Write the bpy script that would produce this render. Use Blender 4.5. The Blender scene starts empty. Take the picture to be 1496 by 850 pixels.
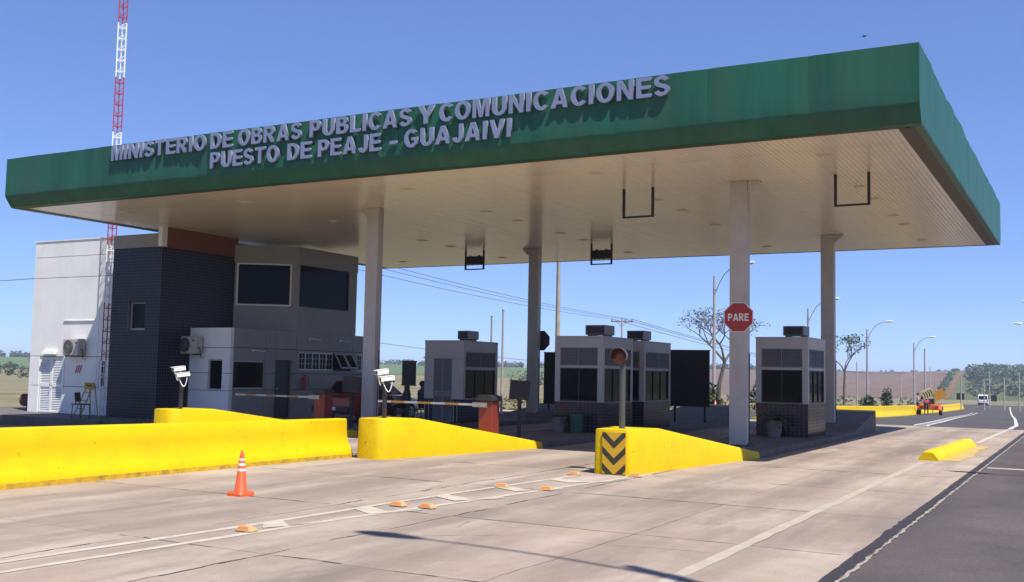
import bpy, bmesh, math, random
from mathutils import Vector, Matrix, noise

random.seed(7)
SC = bpy.context.scene
COL = SC.collection
rad = math.radians

# ---------------------------------------------------------------- camera, sky, sun, exposure
EYE = Vector((0.0, 0.0, 1.65))
YAW, PITCH, ROLL = rad(29.066), rad(4.501), rad(1.121)
def look():
    f0 = Vector((-math.sin(YAW), math.cos(YAW), 0)); r0 = Vector((math.cos(YAW), math.sin(YAW), 0)); u0 = Vector((0, 0, 1))
    f = f0 * math.cos(PITCH) + u0 * math.sin(PITCH)
    u = u0 * math.cos(PITCH) - f0 * math.sin(PITCH)
    r = r0 * math.cos(ROLL) + u * math.sin(ROLL)
    u = u * math.cos(ROLL) - r0 * math.sin(ROLL)
    m = Matrix((r, u, -f)).transposed().to_4x4()
    m.translation = EYE
    return m
cd = bpy.data.cameras.new('camera')
cd.sensor_width = 36.0
cd.lens = 36.0 * 1520.2 / 1496.0
cd.clip_start = 0.1
cd.clip_end = 6000
cam = bpy.data.objects.new('camera', cd)
COL.objects.link(cam)
cam.matrix_world = look()
SC.camera = cam

SUN_TO = Vector((0.515, -0.262, 1.0)).normalized()          # towards the sun
world = bpy.data.worlds.new('World')
SC.world = world
world.use_nodes = True
wn = world.node_tree
wn.nodes.clear()
w_out = wn.nodes.new('ShaderNodeOutputWorld')
w_bg = wn.nodes.new('ShaderNodeBackground')
w_sky = wn.nodes.new('ShaderNodeTexSky')
w_sky.sky_type = 'NISHITA'
w_sky.sun_disc = False
w_sky.sun_elevation = math.asin(SUN_TO.z)
w_sky.sun_rotation = math.atan2(SUN_TO.x, SUN_TO.y)
w_sky.altitude = 2000
w_sky.air_density = 0.75
w_sky.dust_density = 0.0
w_sky.ozone_density = 4.0
w_gam = wn.nodes.new('ShaderNodeGamma')                     # softens the fall-off from horizon to zenith
w_gam.inputs['Gamma'].default_value = 0.66
w_mul = wn.nodes.new('ShaderNodeMix')
w_mul.data_type = 'RGBA'; w_mul.blend_type = 'MULTIPLY'; w_mul.inputs['Factor'].default_value = 1.0
w_mul.inputs['B'].default_value = (1.42, 1.70, 2.5, 1)
w_bg.inputs['Strength'].default_value = 0.08
wn.links.new(w_sky.outputs[0], w_gam.inputs[0])
wn.links.new(w_gam.outputs[0], w_mul.inputs['A'])
wn.links.new(w_mul.outputs['Result'], w_bg.inputs[0])
wn.links.new(w_bg.outputs[0], w_out.inputs[0])

sd = bpy.data.lights.new('sun', 'SUN')
sd.energy = 5.0
sd.angle = rad(0.53)
sd.color = (1.0, 0.95, 0.87)
sun = bpy.data.objects.new('sun', sd)
COL.objects.link(sun)
sun.rotation_euler = (-SUN_TO).to_track_quat('-Z', 'Y').to_euler()
sun.location = (20, -20, 60)

SC.view_settings.view_transform = 'Standard'
SC.view_settings.look = 'None'
SC.view_settings.gamma = 1.0
SC.view_settings.use_curve_mapping = False
SC.view_settings.exposure = 0.68
SC.cycles.max_bounces = 8
SC.cycles.diffuse_bounces = 4
SC.cycles.use_denoising = True

# ---------------------------------------------------------------- helpers
def link(o, parent=None):
    COL.objects.link(o)
    if parent is not None:
        o.parent = parent
        OFF[o.name] = OFF.get(parent.name, Vector((0, 0, 0)))
    return o
OFF = {}

class MB:
    """collects faces, built as one mesh object"""
    def __init__(self):
        self.v, self.f, self.m = [], [], []
    def poly(self, pts, m=0):
        n = len(self.v)
        self.v += [tuple(p) for p in pts]
        self.f.append(tuple(range(n, n + len(pts)))); self.m.append(m)
        return self
    def box(self, x0, x1, y0, y1, z0, z1, m=0):
        n = len(self.v)
        self.v += [(x0, y0, z0), (x1, y0, z0), (x1, y1, z0), (x0, y1, z0), (x0, y0, z1), (x1, y0, z1), (x1, y1, z1), (x0, y1, z1)]
        for q in ((3, 2, 1, 0), (4, 5, 6, 7), (0, 1, 5, 4), (1, 2, 6, 5), (2, 3, 7, 6), (3, 0, 4, 7)):
            self.f.append(tuple(n + i for i in q)); self.m.append(m)
        return self
    def obox(self, M, hx, hy, hz, m=0):
        n = len(self.v)
        for c in ((-1, -1, -1), (1, -1, -1), (1, 1, -1), (-1, 1, -1), (-1, -1, 1), (1, -1, 1), (1, 1, 1), (-1, 1, 1)):
            self.v.append(tuple(M @ Vector((c[0] * hx, c[1] * hy, c[2] * hz))))
        for q in ((3, 2, 1, 0), (4, 5, 6, 7), (0, 1, 5, 4), (1, 2, 6, 5), (2, 3, 7, 6), (3, 0, 4, 7)):
            self.f.append(tuple(n + i for i in q)); self.m.append(m)
        return self
    def loft(self, rings, m=0, caps=True, close=True):
        n = len(self.v); k = len(rings[0])
        for r in rings:
            self.v += [tuple(p) for p in r]
        for i in range(len(rings) - 1):
            for j in range(k if close else k - 1):
                a = n + i * k + j; b = n + i * k + (j + 1) % k
                self.f.append((a, b, b + k, a + k)); self.m.append(m)
        if caps and close:
            self.f.append(tuple(n + j for j in range(k))[::-1]); self.m.append(m)
            e = n + (len(rings) - 1) * k
            self.f.append(tuple(e + j for j in range(k))); self.m.append(m)
        return self
    def tube(self, pts, radii, n=8, m=0, caps=True):
        pts = [Vector(p) for p in pts]
        if not hasattr(radii, '__len__'):
            radii = [radii] * len(pts)
        rings = []
        up = None
        for i, p in enumerate(pts):
            d = (pts[min(i + 1, len(pts) - 1)] - pts[max(i - 1, 0)])
            d.normalize()
            if up is None:
                up = Vector((0, 0, 1)) if abs(d.z) < 0.9 else Vector((0, 1, 0))
            s = d.cross(up)
            if s.length < 1e-5:
                up = Vector((1, 0, 0)); s = d.cross(up)
            s.normalize(); u = s.cross(d); up = u
            rings.append([p + (s * math.cos(t) + u * math.sin(t)) * radii[i] for t in (2 * math.pi * j / n for j in range(n))])
        return self.loft(rings, m, caps)
    def prism(self, poly, axis, a, b, m=0):
        """poly: 2D outline in the two other axes (x: y,z; y: x,z; z: x,y)"""
        def P(q, t):
            return {'x': (t, q[0], q[1]), 'y': (q[0], t, q[1]), 'z': (q[0], q[1], t)}[axis]
        return self.loft([[P(q, a) for q in poly], [P(q, b) for q in poly]], m)
    def ball(self, c, r, seg=10, rings=6, m=0, sc=(1, 1, 1)):
        c = Vector(c); R = []
        for i in range(1, rings):
            t = math.pi * i / rings
            R.append([c + Vector((math.sin(t) * math.cos(a) * r * sc[0], math.sin(t) * math.sin(a) * r * sc[1], math.cos(t) * r * sc[2])) for a in (2 * math.pi * j / seg for j in range(seg))])
        return self.loft(R, m)
    def build(self, name, mats, parent=None, smooth=False, bevel=0.0, fix=True):
        off = OFF.get(parent.name, Vector((0, 0, 0))) if parent is not None else Vector((0, 0, 0))
        me = bpy.data.meshes.new(name)
        me.from_pydata([(p[0] - off.x, p[1] - off.y, p[2] - off.z) for p in self.v], [], self.f)
        if not isinstance(mats, (list, tuple)):
            mats = [mats]
        for k in mats:
            me.materials.append(k)
        if len(mats) > 1:
            me.polygons.foreach_set('material_index', self.m)
        if fix:
            bm = bmesh.new(); bm.from_mesh(me)
            bmesh.ops.recalc_face_normals(bm, faces=bm.faces)
            bm.to_mesh(me); bm.free()
        if smooth:
            me.polygons.foreach_set('use_smooth', [True] * len(me.polygons))
            try:
                me.set_sharp_from_angle(angle=rad(38))
            except Exception:
                pass
        me.update()
        o = bpy.data.objects.new(name, me)
        link(o, parent)
        if bevel > 0:
            b = o.modifiers.new('edge', 'BEVEL'); b.width = bevel; b.segments = 2; b.limit_method = 'ANGLE'; b.angle_limit = rad(35)
        return o

def tag(o, label=None, cat=None, group=None, kind=None):
    if label: o['label'] = label
    if cat: o['category'] = cat
    if group: o['group'] = group
    if kind: o['kind'] = kind
    return o
def thing(name, label, cat, loc=(0, 0, 0), group=None):
    o = bpy.data.objects.new(name, None)
    o.empty_display_size = 0.3
    o.location = loc
    COL.objects.link(o)
    OFF[o.name] = Vector(loc)
    return tag(o, label, cat, group)
def children(o):
    return [c for c in bpy.data.objects if c.parent == o]
def copy_tree(o, parent=None, kids=None):
    kids = children(o) if kids is None else kids
    c = o.copy(); COL.objects.link(c); c.parent = parent
    for ch in kids:
        d = ch.copy(); COL.objects.link(d); d.parent = c
        for g in children(ch):
            e = g.copy(); COL.objects.link(e); e.parent = d
    return c
def struct(o):
    o['kind'] = 'structure'
    return o

def nz(x, y, s, seed=0.0):
    return noise.noise(Vector((x * s + seed, y * s - seed * 0.7, seed * 1.3)))

# ---------------------------------------------------------------- materials
def mat(name, col, rough=0.6, var=0.12, scale=6.0, metal=0.0, spec=0.5, bump=0.0, bscale=60.0, dirt=None, dirt_amt=0.0, dirt_scale=1.3, rnd=0.0, stretch=(1, 1, 1), coat=0.0, world_space=False, emis=None, emis_s=0.0, k=0.68, speck=0.0, speck_scale=30.0, speck_at=0.66):
    col = [c * k for c in col]; dirt = [c * k for c in dirt] if dirt else None
    m = bpy.data.materials.new(name); m.use_nodes = True
    nt = m.node_tree; b = nt.nodes['Principled BSDF']
    b.inputs['Roughness'].default_value = rough
    b.inputs['Metallic'].default_value = metal
    b.inputs['Specular IOR Level'].default_value = spec
    if coat:
        b.inputs['Coat Weight'].default_value = coat; b.inputs['Coat Roughness'].default_value = 0.08
    if emis:
        b.inputs['Emission Color'].default_value = (*emis, 1); b.inputs['Emission Strength'].default_value = emis_s
    N, L = nt.nodes.new, nt.links.new
    if world_space:
        co = N('ShaderNodeNewGeometry').outputs['Position']
    else:
        co = N('ShaderNodeTexCoord').outputs['Object']
    mp = N('ShaderNodeMapping'); mp.inputs['Scale'].default_value = stretch
    L(co, mp.inputs[0]); co = mp.outputs[0]
    t = N('ShaderNodeTexNoise'); t.inputs['Scale'].default_value = scale; t.inputs['Detail'].default_value = 8; t.inputs['Roughness'].default_value = 0.62
    L(co, t.inputs['Vector'])
    r = N('ShaderNodeValToRGB')
    r.color_ramp.elements[0].position = 0.3; r.color_ramp.elements[1].position = 0.7
    r.color_ramp.elements[0].color = (*[c * (1 - var) for c in col], 1)
    r.color_ramp.elements[1].color = (*[min(1, c * (1 + var)) for c in col], 1)
    L(t.outputs['Fac'], r.inputs[0])
    out = r.outputs[0]
    if dirt:
        t2 = N('ShaderNodeTexNoise'); t2.inputs['Scale'].default_value = dirt_scale; t2.inputs['Detail'].default_value = 9; t2.inputs['Roughness'].default_value = 0.68
        L(co, t2.inputs['Vector'])
        r2 = N('ShaderNodeMapRange'); r2.inputs[1].default_value = 0.48; r2.inputs[2].default_value = 0.72; r2.inputs[4].default_value = dirt_amt
        L(t2.outputs['Fac'], r2.inputs[0])
        mx = N('ShaderNodeMix'); mx.data_type = 'RGBA'
        L(r2.outputs[0], mx.inputs['Factor']); L(out, mx.inputs['A']); mx.inputs['B'].default_value = (*dirt, 1)
        out = mx.outputs['Result']
    if speck:
        t4 = N('ShaderNodeTexNoise'); t4.inputs['Scale'].default_value = speck_scale; t4.inputs['Detail'].default_value = 3; t4.inputs['Roughness'].default_value = 0.7
        L(co, t4.inputs['Vector'])
        r4 = N('ShaderNodeMapRange'); r4.inputs[1].default_value = speck_at; r4.inputs[2].default_value = speck_at + 0.05; r4.inputs[4].default_value = speck
        L(t4.outputs['Fac'], r4.inputs[0])
        mx = N('ShaderNodeMix'); mx.data_type = 'RGBA'
        L(r4.outputs[0], mx.inputs['Factor']); L(out, mx.inputs['A']); mx.inputs['B'].default_value = (*[c * 0.22 for c in col], 1)
        out = mx.outputs['Result']
    if rnd:
        oi = N('ShaderNodeObjectInfo'); mr = N('ShaderNodeMapRange'); mr.inputs[3].default_value = 1 - rnd; mr.inputs[4].default_value = 1 + rnd
        L(oi.outputs['Random'], mr.inputs[0])
        hs = N('ShaderNodeHueSaturation'); L(mr.outputs[0], hs.inputs['Value']); L(out, hs.inputs['Color']); out = hs.outputs[0]
    L(out, b.inputs['Base Color'])
    if bump:
        t3 = N('ShaderNodeTexNoise'); t3.inputs['Scale'].default_value = bscale; t3.inputs['Detail'].default_value = 6
        L(co, t3.inputs['Vector'])
        bp = N('ShaderNodeBump'); bp.inputs['Strength'].default_value = bump; bp.inputs['Distance'].default_value = 0.02
        L(t3.outputs['Fac'], bp.inputs['Height']); L(bp.outputs[0], b.inputs['Normal'])
    return m

def ground_mat(name, cols, scale, fine, rough=0.9, streak=None):
    """colours mixed by world position noise; for fields, roads, terrain"""
    cols = [tuple(q * 0.68 for q in c) for c in cols]
    if streak: streak = (streak[0], streak[1], tuple(q * 0.68 for q in streak[2]), streak[3])
    m = bpy.data.materials.new(name); m.use_nodes = True
    nt = m.node_tree; b = nt.nodes['Principled BSDF']; b.inputs['Roughness'].default_value = rough; b.inputs['Specular IOR Level'].default_value = 0.2
    N, L = nt.nodes.new, nt.links.new
    g = N('ShaderNodeNewGeometry').outputs['Position']
    t = N('ShaderNodeTexNoise'); t.inputs['Scale'].default_value = scale; t.inputs['Detail'].default_value = 10; t.inputs['Roughness'].default_value = 0.65
    L(g, t.inputs['Vector'])
    r = N('ShaderNodeValToRGB')
    e = r.color_ramp.elements
    while len(e) < len(cols): e.new(0.5)
    for i, c in enumerate(cols):
        e[i].position = 0.3 + 0.4 * i / (len(cols) - 1); e[i].color = (*c, 1)
    L(t.outputs['Fac'], r.inputs[0]); out = r.outputs[0]
    t2 = N('ShaderNodeTexNoise'); t2.inputs['Scale'].default_value = fine; t2.inputs['Detail'].default_value = 6
    L(g, t2.inputs['Vector'])
    mr = N('ShaderNodeMapRange'); mr.inputs[1].default_value = 0.3; mr.inputs[2].default_value = 0.7; mr.inputs[3].default_value = 0.8; mr.inputs[4].default_value = 1.2
    L(t2.outputs['Fac'], mr.inputs[0])
    mu = N('ShaderNodeMix'); mu.data_type = 'RGBA'; mu.blend_type = 'MULTIPLY'; mu.inputs['Factor'].default_value = 1
    L(out, mu.inputs['A']); L(mr.outputs[0], mu.inputs['B']); out = mu.outputs['Result']
    t5 = N('ShaderNodeTexNoise'); t5.inputs['Scale'].default_value = fine * 0.3; t5.inputs['Detail'].default_value = 8; t5.inputs['Roughness'].default_value = 0.8
    L(g, t5.inputs['Vector'])
    r5 = N('ShaderNodeMapRange'); r5.inputs[1].default_value = 0.35; r5.inputs[2].default_value = 0.65; r5.inputs[3].default_value = 0.82; r5.inputs[4].default_value = 1.18
    L(t5.outputs['Fac'], r5.inputs[0])
    m5 = N('ShaderNodeMix'); m5.data_type = 'RGBA'; m5.blend_type = 'MULTIPLY'; m5.inputs['Factor'].default_value = 1
    L(out, m5.inputs['A']); L(r5.outputs[0], m5.inputs['B']); out = m5.outputs['Result']
    if streak:
        (sx, sy, sz), ang, colr, amt = streak
        mp = N('ShaderNodeMapping'); mp.inputs['Scale'].default_value = (sx, sy, sz); mp.inputs['Rotation'].default_value = (0, 0, ang)
        L(g, mp.inputs[0])
        t3 = N('ShaderNodeTexNoise'); t3.inputs['Scale'].default_value = 1; t3.inputs['Detail'].default_value = 5
        L(mp.outputs[0], t3.inputs['Vector'])
        r3 = N('ShaderNodeMapRange'); r3.inputs[1].default_value = 0.45; r3.inputs[2].default_value = 0.7; r3.inputs[4].default_value = amt
        L(t3.outputs['Fac'], r3.inputs[0])
        mx = N('ShaderNodeMix'); mx.data_type = 'RGBA'; L(r3.outputs[0], mx.inputs['Factor']); L(out, mx.inputs['A']); mx.inputs['B'].default_value = (*colr, 1)
        out = mx.outputs['Result']
    L(out, b.inputs['Base Color'])
    bp = N('ShaderNodeBump'); bp.inputs['Strength'].default_value = 0.25; bp.inputs['Distance'].default_value = 0.02
    L(t2.outputs['Fac'], bp.inputs['Height']); L(bp.outputs[0], b.inputs['Normal'])
    return m

def concrete_slab_mat():
    m = bpy.data.materials.new('worn_concrete'); m.use_nodes = True
    nt = m.node_tree; b = nt.nodes['Principled BSDF']; b.inputs['Roughness'].default_value = 0.8; b.inputs['Specular IOR Level'].default_value = 0.3
    N, L = nt.nodes.new, nt.links.new
    g = N('ShaderNodeNewGeometry').outputs['Position']
    def noi(scale, det=8, ro=0.65, st=(1, 1, 1)):
        mp = N('ShaderNodeMapping'); mp.inputs['Scale'].default_value = st; L(g, mp.inputs[0])
        t = N('ShaderNodeTexNoise'); t.inputs['Scale'].default_value = scale; t.inputs['Detail'].default_value = det; t.inputs['Roughness'].default_value = ro
        L(mp.outputs[0], t.inputs['Vector']); return t.outputs['Fac']
    def rng(v, a, bb, c, d):
        r = N('ShaderNodeMapRange'); r.inputs[1].default_value = a; r.inputs[2].default_value = bb; r.inputs[3].default_value = c; r.inputs[4].default_value = d
        L(v, r.inputs[0]); return r.outputs[0]
    def mix(f, a, bcol, blend='MIX'):
        x = N('ShaderNodeMix'); x.data_type = 'RGBA'; x.blend_type = blend
        L(f, x.inputs['Factor']); L(a, x.inputs['A']); x.inputs['B'].default_value = (*bcol, 1); return x.outputs['Result']
    r = N('ShaderNodeValToRGB'); e = r.color_ramp.elements
    e[0].position = 0.32; e[0].color = (0.345, 0.265, 0.21, 1); e[1].position = 0.68; e[1].color = (0.535, 0.445, 0.365, 1)
    L(noi(0.55, 10, 0.7), r.inputs[0]); out = r.outputs[0]
    out = mix(rng(noi(1.0, 6, 0.6, (1.1, 0.13, 1)), 0.46, 0.64, 0, 0.75), out, (0.25, 0.20, 0.17))      # rubber and dirt dragged along the lanes
    sx = N('ShaderNodeSeparateXYZ'); L(g, sx.inputs[0])
    acc = None
    for c_ in (-14.9, -13.4, -10.25, -8.75, -5.25, -3.75):             # wheel tracks worn into each lane
        d_ = N('ShaderNodeMath'); d_.operation = 'SUBTRACT'; L(sx.outputs[0], d_.inputs[0]); d_.inputs[1].default_value = c_
        e_ = N('ShaderNodeMath'); e_.operation = 'ABSOLUTE'; L(d_.outputs[0], e_.inputs[0])
        q_ = rng(e_.outputs[0], 0.10, 0.62, 1.0, 0.0)
        if acc is None: acc = q_
        else:
            m_ = N('ShaderNodeMath'); m_.operation = 'MAXIMUM'; L(acc, m_.inputs[0]); L(q_, m_.inputs[1]); acc = m_.outputs[0]
    w_ = N('ShaderNodeMath'); w_.operation = 'MULTIPLY'; L(acc, w_.inputs[0]); L(rng(noi(0.8, 9, 0.75, (1.6, 0.25, 1)), 0.36, 0.62, 0.1, 0.8), w_.inputs[1])
    out = mix(w_.outputs[0], out, (0.235, 0.185, 0.155))
    out = mix(rng(noi(0.9, 8, 0.7, (1.4, 0.3, 1)), 0.54, 0.70, 0, 0.6), out, (0.60, 0.52, 0.445))     # pale scuffed patches
    out = mix(rng(noi(0.35, 6, 0.6), 0.5, 0.75, 0, 0.45), out, (0.46, 0.33, 0.26))                        # reddish dust
    out = mix(rng(noi(9, 10, 0.75), 0.57, 0.70, 0, 0.6), out, (0.21, 0.18, 0.16))                       # small stains
    out = mix(rng(noi(2.4, 10, 0.8, (0.5, 1.6, 1)), 0.62, 0.70, 0, 0.6), out, (0.23, 0.2, 0.18))
    out = mix(rng(noi(5.0, 12, 0.85, (0.35, 1.9, 1)), 0.60, 0.66, 0, 0.75), out, (0.15, 0.125, 0.11))     # thin scuffs and crack-like marks
    fine = noi(70, 5, 0.6)
    x = N('ShaderNodeMix'); x.data_type = 'RGBA'; x.blend_type = 'MULTIPLY'; x.inputs['Factor'].default_value = 1
    L(out, x.inputs['A']); L(rng(fine, 0.3, 0.7, 0.86, 1.14), x.inputs['B']); out = x.outputs['Result']
    oi = N('ShaderNodeObjectInfo'); hs = N('ShaderNodeHueSaturation'); L(rng(oi.outputs['Random'], 0, 1, 0.63, 0.72), hs.inputs['Value']); L(out, hs.inputs['Color'])
    hs.inputs['Value'].default_value = 1.0
    L(hs.outputs[0], b.inputs['Base Color'])
    bp = N('ShaderNodeBump'); bp.inputs['Strength'].default_value = 0.22; bp.inputs['Distance'].default_value = 0.01
    L(fine, bp.inputs['Height']); L(bp.outputs[0], b.inputs['Normal'])
    return m

M = {}
M['slab'] = concrete_slab_mat()
M['joint'] = mat('joint_filler', (0.11, 0.094, 0.084), 0.9)
M['asphalt'] = ground_mat('old_asphalt', [(0.092, 0.08, 0.08), (0.12, 0.105, 0.104), (0.145, 0.126, 0.122)], 0.5, 60, 0.85, ((1.2, 0.12, 1), 0.0, (0.078, 0.068, 0.068), 0.7))
M['asphalt_far'] = ground_mat('far_asphalt', [(0.07, 0.066, 0.068), (0.095, 0.09, 0.092), (0.11, 0.10, 0.10)], 0.3, 40, 0.85, ((0.9, 0.06, 1), 0.0, (0.13, 0.115, 0.105), 0.5))
M['bitumen'] = mat('bitumen_seal', (0.035, 0.03, 0.034), 0.7, 0.3, 12)
M['chalk'] = mat('worn_edge_mortar', (0.34, 0.305, 0.26), 0.9, 0.35, 9)
M['white_line'] = mat('road_paint', (0.62, 0.54, 0.44), 0.75, 0.1, 5, dirt=(0.42, 0.34, 0.28), dirt_amt=0.75, dirt_scale=3.5, world_space=True)
M['faded_line'] = mat('faded_road_paint', (0.51, 0.435, 0.355), 0.75, 0.12, 5, dirt=(0.45, 0.37, 0.31), dirt_amt=0.9, dirt_scale=2.6, world_space=True)
M['bright_line'] = mat('far_road_paint', (0.75, 0.73, 0.70), 0.75, 0.1, 5, dirt=(0.3, 0.28, 0.26), dirt_amt=0.6, dirt_scale=2.5, world_space=True)
M['yellow'] = mat('yellow_paint', (0.88, 0.605, 0.002), 0.55, 0.05, 3, bump=0.35, bscale=14, dirt=(0.55, 0.34, 0.02), dirt_amt=0.35, dirt_scale=1.4, world_space=True, k=0.69, speck=0.8, speck_scale=11.0, speck_at=0.665, spec=0.2)
M['yellow_foot'] = mat('scuffed_yellow_paint', (0.72, 0.44, 0.01), 0.6, 0.2, 8, bump=0.4, bscale=18, dirt=(0.18, 0.12, 0.06), dirt_amt=0.8, dirt_scale=5, world_space=True)
M['overspray'] = mat('yellow_overspray', (0.62, 0.44, 0.12), 0.8, 0.2, 4, dirt=(0.45, 0.36, 0.27), dirt_amt=1.0, dirt_scale=2.0, world_space=True)
M['kerb'] = mat('kerb_concrete', (0.17, 0.145, 0.13), 0.85, 0.2, 3, bump=0.3, dirt=(0.09, 0.075, 0.07), dirt_amt=0.6, world_space=True)
M['green'] = mat('green_fascia', (0.020, 0.115, 0.068), 0.42, 0.22, 2.2, stretch=(1.0, 1.0, 0.10), dirt=(0.045, 0.105, 0.07), dirt_amt=0.7, dirt_scale=1.2, world_space=True, bump=0.03, bscale=2.0, k=0.84, spec=0.25)
M['seam'] = mat('dark_seam', (0.012, 0.03, 0.02), 0.6)
M['soffit'] = mat('glossy_soffit', (0.79, 0.69, 0.59), 0.2, 0.03, 2, spec=0.6, rnd=0.02, k=0.95)
M['soffit_gap'] = mat('soffit_gap', (0.16, 0.14, 0.12), 0.7)
M['lip'] = mat('brown_edge_trim', (0.10, 0.075, 0.06), 0.6)
M['letter'] = mat('sign_letter', (0.40, 0.44, 0.60), 0.28, 0.05, 3, metal=0.35, spec=0.6, k=0.62)
M['column'] = mat('column_paint', (0.47, 0.44, 0.42), 0.5, 0.06, 2, dirt=(0.33, 0.30, 0.28), dirt_amt=0.5, dirt_scale=1.5, k=0.92)
M['black'] = mat('black_paint', (0.012, 0.012, 0.014), 0.55, 0.1)
M['dark_metal'] = mat('dark_metal', (0.035, 0.035, 0.038), 0.5, 0.1, k=0.45)
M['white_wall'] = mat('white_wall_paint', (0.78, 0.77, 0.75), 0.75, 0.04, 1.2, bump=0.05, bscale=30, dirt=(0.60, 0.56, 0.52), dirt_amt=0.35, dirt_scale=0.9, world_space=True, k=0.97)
M['shaded_grey_wall'] = mat('shaded_grey_wall_paint', (0.48, 0.46, 0.45), 0.75, 0.04, 1.2, bump=0.05, bscale=30, dirt=(0.35, 0.33, 0.32), dirt_amt=0.4, dirt_scale=0.9, world_space=True, k=0.6)  # wall paint darkened in its colour to carry the shade under the canopy
M['joint_dark'] = mat('wall_joint', (0.03, 0.03, 0.034), 0.8)
M['tile'] = mat('navy_tile', (0.006, 0.007, 0.022), 0.3, 0.35, 9, spec=0.25, world_space=True, k=0.85)
M['tile_dark'] = mat('plum_tile', (0.03, 0.018, 0.03), 0.2, 0.35, 9, spec=0.3, world_space=True, k=0.85)
M['grout'] = mat('tile_grout', (0.11, 0.11, 0.135), 0.8, 0.2, k=0.8)
M['orange_band'] = mat('terracotta_paint', (0.27, 0.085, 0.035), 0.7, 0.06)
M['concrete_band'] = mat('parapet_render', (0.40, 0.37, 0.33), 0.8, 0.08, 2)
M['glass'] = mat('tinted_glass', (0.006, 0.007, 0.009), 0.04, 0.0, 1, spec=0.07, k=0.9)
M['alu'] = mat('aluminium_frame', (0.50, 0.49, 0.48), 0.4, 0.05, 3, metal=0.3, k=0.8)
M['post_grey'] = mat('grey_green_post', (0.085, 0.09, 0.085), 0.5, 0.1)
M['visor'] = mat('visor_grey', (0.16, 0.16, 0.16), 0.4, 0.1, metal=0.4)
M['louvre'] = mat('grey_louvre', (0.27, 0.265, 0.27), 0.55, 0.06)
M['white_metal'] = mat('white_enamel', (0.78, 0.78, 0.76), 0.4, 0.04, k=0.95)
M['booth'] = mat('booth_paint', (0.46, 0.44, 0.43), 0.65, 0.05, 2, dirt=(0.33, 0.31, 0.30), dirt_amt=0.4, dirt_scale=1.2, world_space=True, k=0.9)
M['interior'] = mat('dim_interior', (0.10, 0.10, 0.10), 0.8)
M['ac'] = mat('air_conditioner_shell', (0.55, 0.52, 0.46), 0.5, 0.05, k=0.8)
M['ac_grey'] = mat('roof_unit_shell', (0.30, 0.30, 0.31), 0.5, 0.05)
M['red_sign'] = mat('stop_sign_red', (0.52, 0.025, 0.02), 0.4, 0.05)
M['white_print'] = mat('white_print', (0.80, 0.79, 0.77), 0.5, 0.03, k=0.9)
M['amber_board'] = mat('amber_reflective', (0.80, 0.47, 0.02), 0.4, 0.06)
M['dark_stripe'] = mat('olive_black_stripe', (0.045, 0.04, 0.02), 0.45, 0.25, 4)
M['orange'] = mat('orange_cabinet', (0.26, 0.036, 0.018), 0.45, 0.06)
M['cone'] = mat('cone_orange', (0.85, 0.12, 0.035), 0.5, 0.06, k=0.75)
M['reflective'] = mat('reflective_white', (0.80, 0.78, 0.76), 0.45, 0.05, k=0.9)
M['boom_orange'] = mat('boom_orange', (0.42, 0.22, 0.04), 0.5, 0.05)
M['amber_lens'] = mat('amber_lens', (0.17, 0.04, 0.012), 0.22, 0.3, 20)
M['stud'] = mat('marker_stud', (0.60, 0.40, 0.20), 0.6, 0.2, 8, dirt=(0.4, 0.3, 0.2), dirt_amt=0.5, dirt_scale=5)
M['stud_lens'] = mat('stud_reflector', (0.85, 0.22, 0.04), 0.35, 0.1)
M['mast_red'] = mat('mast_red', (0.50, 0.03, 0.04), 0.5, 0.05)
M['mast_white'] = mat('mast_white', (0.80, 0.79, 0.78), 0.5, 0.05, k=0.95)
M['pole'] = mat('concrete_pole', (0.47, 0.44, 0.41), 0.8, 0.12, 3, dirt=(0.25, 0.22, 0.2), dirt_amt=0.5, rnd=0.08)
M['galv'] = mat('galvanised_steel', (0.45, 0.45, 0.46), 0.4, 0.08, 5, metal=0.5)
M['lamp_head'] = mat('lamp_housing', (0.70, 0.70, 0.68), 0.4, 0.05, k=0.9)
M['lens'] = mat('lamp_lens', (0.6, 0.6, 0.55), 0.15, 0.02)
M['wood'] = mat('weathered_wood', (0.20, 0.15, 0.11), 0.85, 0.25, 5)
M['bark'] = mat('bark', (0.16, 0.125, 0.105), 0.9, 0.3, 8, bump=0.5)
M['leaf'] = mat('grey_green_leaf', (0.075, 0.095, 0.04), 0.6, 0.35, 1.5, rnd=0.1)
M['leaf2'] = mat('fresh_leaf', (0.06, 0.12, 0.03), 0.6, 0.35, 1.5, rnd=0.1)
M['leaf_dark'] = mat('dark_leaf', (0.04, 0.075, 0.03), 0.65, 0.45, 0.12, rnd=0.1, world_space=True)
M['leaf_far'] = mat('far_leaf', (0.06, 0.095, 0.045), 0.7, 0.4, 0.05, world_space=True)
M['fern'] = mat('fern_leaf', (0.05, 0.10, 0.03), 0.5, 0.3, 5)
M['pot'] = mat('concrete_pot', (0.24, 0.22, 0.21), 0.8, 0.15, 6)
M['green_bin'] = mat('green_plastic', (0.015, 0.13, 0.085), 0.4, 0.1)
M['rust'] = mat('rusty_steel', (0.12, 0.045, 0.03), 0.8, 0.4, 5)
M['yellow_metal'] = mat('yellow_metal', (0.55, 0.40, 0.02), 0.5, 0.08)
M['chair'] = mat('grey_plastic', (0.11, 0.10, 0.10), 0.6, 0.08)
M['skin'] = mat('skin', (0.28, 0.15, 0.10), 0.55, 0.05)
M['hair'] = mat('dark_hair', (0.012, 0.01, 0.009), 0.6, 0.1)
M['pink_shirt'] = mat('pale_pink_shirt', (0.62, 0.42, 0.38), 0.85, 0.08)
M['red_shirt'] = mat('crimson_shirt', (0.45, 0.03, 0.07), 0.85, 0.08)
M['navy_cloth'] = mat('navy_trousers', (0.025, 0.03, 0.05), 0.9, 0.1)
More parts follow.
